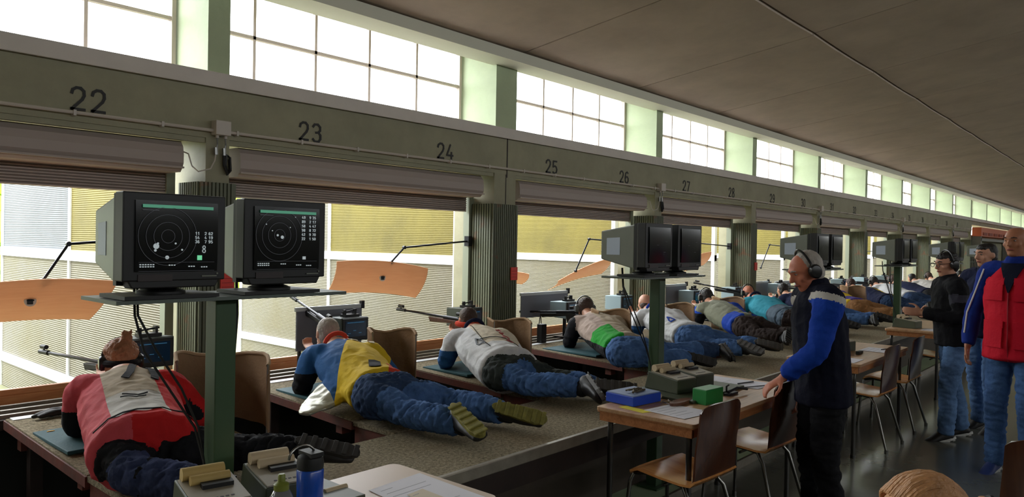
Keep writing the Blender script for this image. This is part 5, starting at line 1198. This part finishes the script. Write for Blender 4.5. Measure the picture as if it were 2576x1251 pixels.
# ---- tan cloth brass catchers standing between lanes
def catcher(x, y, label):
    s = 1.55 if x < 2 else 1.0
    t = thing('cloth_screen', (x, y, .63), label, 'screen', 'tan cloth screens between lanes')
    g = []
    for i in range(6):
        z = .64+.36*i/5; row = []
        for q in range(21):
            a = math.radians(165-225*q/20); rx, ry = .13*s, .26*s
            wob = .008*math.sin(q*1.7+i); row.append((x+rx*math.cos(a)+wob, y+ry*math.sin(a)*.8-.10+wob, z+(.02*math.sin(q*.5) if i == 5 else 0)))
        g.append(row)
    MB().sheet(g, .006).build('cloth', M_FELT, t, smooth=True)
    top = [Vector(p)+Vector((0, 0, .004)) for p in g[-1]]
    MB().tube(top, .010, 8).build('hem', mat('tan_hem', c(166, 136, 104), .9), t, smooth=True)
    for e in (0, -1): MB().tube([g[0][e], Vector(g[-1][e])+Vector((0, 0, .01))], .005, 6).build('wire_upright', M_STEEL, t)
    return t
for i, (x, y, lb) in enumerate(((1.93, 3.82, 'standing between the red-jacketed shooter and the nearest post'), (3.36, 4.16, 'standing right of the shooter in blue and yellow'), (4.54, 4.10, 'standing right of the shooter in the white jacket'), (5.97, 4.06, 'standing right of the shooter in beige and green'), (7.22, 4.05, 'standing just beyond the second green post'), (8.62, 4.1, 'standing left of the shooter in the teal top'), (11.9, 4.0, 'far down the row before the purple jacket'), (13.2, 4.0, 'far down the row before the navy and yellow jacket'))):
    catcher(x, y, 'curved tan cloth screen '+lb)
# ---- small target displays at the front of each bench
def display(x, y, z, label, lit=True, pale=False):
    t = thing('target_display', (x, y, .65), label, 'monitor', 'small target displays')
    w, h, d = .25, .18, .24
    cm = mat('pale_blue_grey_casing', c(150, 172, 180), .5) if pale else mat('dark_green_grey_casing', c(66, 74, 68), .5)
    b = MB(); b.hexa([(x, y, z), (x+w, y, z), (x+w-.03, y+d, z+.01), (x+.03, y+d, z+.01)], [(x, y, z+h), (x+w, y, z+h), (x+w-.03, y+d, z+h-.01), (x+.03, y+d, z+h-.01)]); b.build('casing', cm, t, bevel=.006)
    MB().box((x+.008, y-.012, z+.006), (x+w-.008, y, z+h-.006)).build('bezel', M_BEZ, t, bevel=.003)
    s_ = MB().box((x+.03, y-.015, z+.035), (x+w-.03, y-.011, z+h-.025)).build('screen', mat('blue_black_screen', c(14, 30, 48), .15, emit=(c(20, 60, 90), .03)), t)
    b = MB(); b.box((x+.045, y-.0165, z+h-.04), (x+w-.05, y-.015, z+h-.035))
    for i in range(3): b.box((x+.05+.05*i, y-.0165, z+.06+.02*(i % 2)), (x+.075+.05*i, y-.015, z+.064+.02*(i % 2)))
    b.build('screen_text', mat('blue_screen_text', c(60, 130, 180), .5, emit=(c(70, 150, 200), .06)), s_)
    MB().tube([(x+w/2, y+d/2, .64), (x+w/2, y+d/2, z)], .014, 10).box((x+w/2-.09, y+.04, .655), (x+w/2+.09, y+.2, .667)).build('stand', M_DSTEEL, t, smooth=True)
    MB().box((x+.06, y+.03, z+h), (x+.19, y+.10, z+h+.02)).box((x+.06, y+.05, z+h+.02), (x+.08, y+.07, z+h+.055)).box((x+.16, y+.05, z+h+.02), (x+.175, y+.09, z+h+.06)).tube([(x+.05, y+.06, z+h+.035), (x+.19, y+.07, z+h+.05)], .006, 6).build('clamp', M_BLACK, t)
for x, y, z, lb, pale in ((1.77, 4.48, .87, 'small dark display with blue screen beside the ginger-haired shooter', 0), (3.32, 4.6, .88, 'small display with a black clamp on top ahead of the shooter in blue and yellow', 0),
  (4.62, 4.62, .88, 'small display in front of the double pillar, ahead of the shooter in white', 0), (6.18, 4.66, .86, 'small pale-cased display ahead of the shooter in beige and green', 1), (7.22, 4.66, .88, 'small pale-cased display left of the second post', 1), (9.05, 4.7, .87, 'small display ahead of the shooter in grey and blue', 1),
  (10.35, 4.7, .87, 'small display in front of the fourth pillar by the teal-clad shooter', 1), (12.1, 4.7, .87, 'small pale-cased display past the grey-haired standing person', 1), (13.3, 4.7, .87, 'small pale-cased display by the purple-jacketed shooter', 1), (15.2, 4.7, .87, 'small display far down the row by the navy shooter', 1), (16.6, 4.7, .87, 'farthest but one small display along the row', 1), (18.2, 4.7, .87, 'farthest small display along the row', 1)):
    display(x, y, z, lb, pale=bool(pale))
# ---- grey boards hung in the openings
for x0, x1, z0, z1, y, lb in ((3.12, 3.72, .80, 1.13, 4.88, 'grey board with pale top rail ahead of the shooter in blue and yellow'), (5.86, 6.66, .86, 1.125, 5.0, 'dark slate board with a pale rail just right of the double pillar'), (8.86, 9.42, .86, 1.12, 5.0, 'dark slate board right of the second monitor post'), (11.75, 12.3, .82, 1.08, 5.0, 'dark slate board beyond the fourth pillar'), (12.6, 13.3, .78, 1.06, 5.0, 'dark slate board just left of the grey-haired standing person')):
    t = thing('screen_board', ((x0+x1)/2, y, z0), lb, 'board', 'slate boards in the openings')
    MB().box((x0, y, z0), (x1, y+.015, z1-.03)).build('panel', mat('slate_grey_panel', c(112, 114, 124), .5), t)
    MB().box((x0-.01, y-.005, z1-.03), (x1+.01, y+.02, z1)).build('top_rail', mat('pale_rail', c(186, 190, 192), .5), t)
    MB().box((x1-.01, y-.01, z1-.035), (x1+.02, y+.02, z1+.025)).build('hook', M_DSTEEL, t)
    MB().box((x0+.02, y, .66), (x0+.04, y+.02, z0)).box((x1-.04, y, .66), (x1-.02, y+.02, z0)).build('foot', M_DSTEEL, t)
# ---- bent plywood deflectors on jointed arms
def deflector(tl_, tr_, br_, bl_, ya, yb, bulge, armpts, label, hole=True, group='plywood deflectors'):
    c4 = [at(*tl_, Y=ya), at(*tr_, Y=ya), at(*br_, Y=yb), at(*bl_, Y=yb)]
    mid = sum(c4, Vector())/4; t = thing('plywood_deflector', mid, label, 'deflector', group)
    g = []
    for i in range(7):
        v_ = i/6; row = []
        for q in range(17):
            u_ = q/16; p = c4[3].lerp(c4[2], u_).lerp(c4[0].lerp(c4[1], u_), v_); p = p+Vector((0, 0, bulge*(1-(2*u_-1)**2)))+Vector((0, -.04*(1-(2*v_-1)**2), 0)); row.append(p)
        g.append(row)
    MB().sheet(g, .006).build('bent_board', M_BOARD, t, smooth=True)
    if hole:
        p = g[3][8]; MB().lathe([(.034, -.003), (.034, .006)], p+Vector((0, -.008, 0)), 20, axis='Y').build('disc', mat('pale_disc', c(224, 214, 200), .5), t); MB().box(p+Vector((-.018, -.02, -.02)), p+Vector((.014, -.006, .012))).box(p+Vector((-.02, -.02, .0)), p+Vector((.02, -.008, .01))).build('clamp_knob', M_BLACK, t, bevel=.003)
    if armpts:
        A_ = [at(x, y, Y=yy) for x, y, yy in armpts]
        for i in range(len(A_)-1): MB().tube([A_[i], A_[i+1]], .009, 8).lathe([(.016, -.012), (.016, .012)], A_[i+1], 10, axis='Y').build('arm', M_DSTEEL, t, smooth=True)
        MB().box(A_[0]-Vector((.02, .03, .05)), A_[0]+Vector((.03, .03, .05))).build('clamp', M_DSTEEL, t)
    return t
deflector((-110, 724), (297, 708), (225, 805), (-190, 838), 5.2, 5.5, .03, [(398, 598, 5.2), (172, 614, 5.2), (108, 706, 5.25)], 'bent plywood deflector at the far left with a pale disc, left of the nearest monitor')
deflector((848, 658), (1077, 676), (1045, 750), (820, 742), 5.2, 5.5, .035, [(1177, 607, 5.22), (1017, 623, 5.2), (984, 660, 5.22)], 'bent plywood deflector with a pale disc right of the second monitor')
deflector((1405, 707), (1540, 648), (1512, 690), (1378, 731), 5.5, 5.75, .03, [(1592, 610, 5.22), (1482, 602, 5.22), (1448, 682, 5.3)], 'tilted plywood deflector seen nearly edge-on left of the second monitor pair', False)
deflector((1275, 683), (1331, 690), (1312, 716), (1262, 712), 5.6, 5.8, .01, [(1200, 607, 5.25), (1240, 615, 5.4), (1290, 690, 5.62)], 'corner of a plywood deflector peeking out right of the double pillar', False)
deflector((1735, 652), (1790, 634), (1768, 668), (1722, 684), 5.3, 5.6, .02, [(1835, 620, 5.22), (1756, 612, 5.22), (1748, 650, 5.3)], 'plywood deflector half hidden right of the second monitor pair', False)
for pts, lb in (([(1990, 622, 5.22), (1936, 616, 5.22), (1914, 674, 5.25)], 'bare jointed black arm in the opening left of the grey-haired standing person'), ([(2222, 634, 5.22), (2176, 632, 5.22), (2150, 640, 5.25)], 'bare jointed black arm in the opening behind the third monitor pair')):
    A_ = [at(*p[:2], Y=p[2]) for p in pts]; t = thing('jointed_arm', A_[0], lb, 'arm', 'bare arms')
    for i in range(2): MB().tube([A_[i], A_[i+1]], .009, 8).build('arm_segment', M_DSTEEL, t, smooth=True)
    MB().lathe([(.018, -.012), (.018, .012)], A_[1], 10, axis='Y').lathe([(.018, -.012), (.018, .012)], A_[2], 10, axis='Y').build('joint', M_DSTEEL, t)
# ---- black coat or bag and small clutter on the nearest bench
b = MB(); rr = random.Random(4)
for i in range(9):
    x = 1.28+rr.random()*.25; y = 4.52+rr.random()*.06; limb(b, [(x, y, .665), (x+.08, y+.02, .675), (x+.18, y-.02, .668)], [.012, .018, .010], n=8)
rt = thing('rifle_sling', (1.45, 4.5, .65), 'crumpled black sling straps heaped at the front of the nearest bench', 'straps'); soft(b, 'straps', M_CABLE, rt, .006, 1)
MB().lathe([(.006, -.015), (.006, .012), (.004, .02)], (1.285, 4.23, .645), 10, axis='X').build('spent_cartridge', mat('brass', c(190, 150, 70), .3, metal=.9), label='brass spent cartridge on the carpet left of the teal mat', cat='cartridge', smooth=True)
b = MB().box((4.98, 4.62, .655), (5.06, 4.68, .84)); b.build('cartridge_box', M_BLACK, label='upright black box at the front of the bench beneath the bipod rifle', cat='box', bevel=.003).location += Vector((.75, 0, 0))
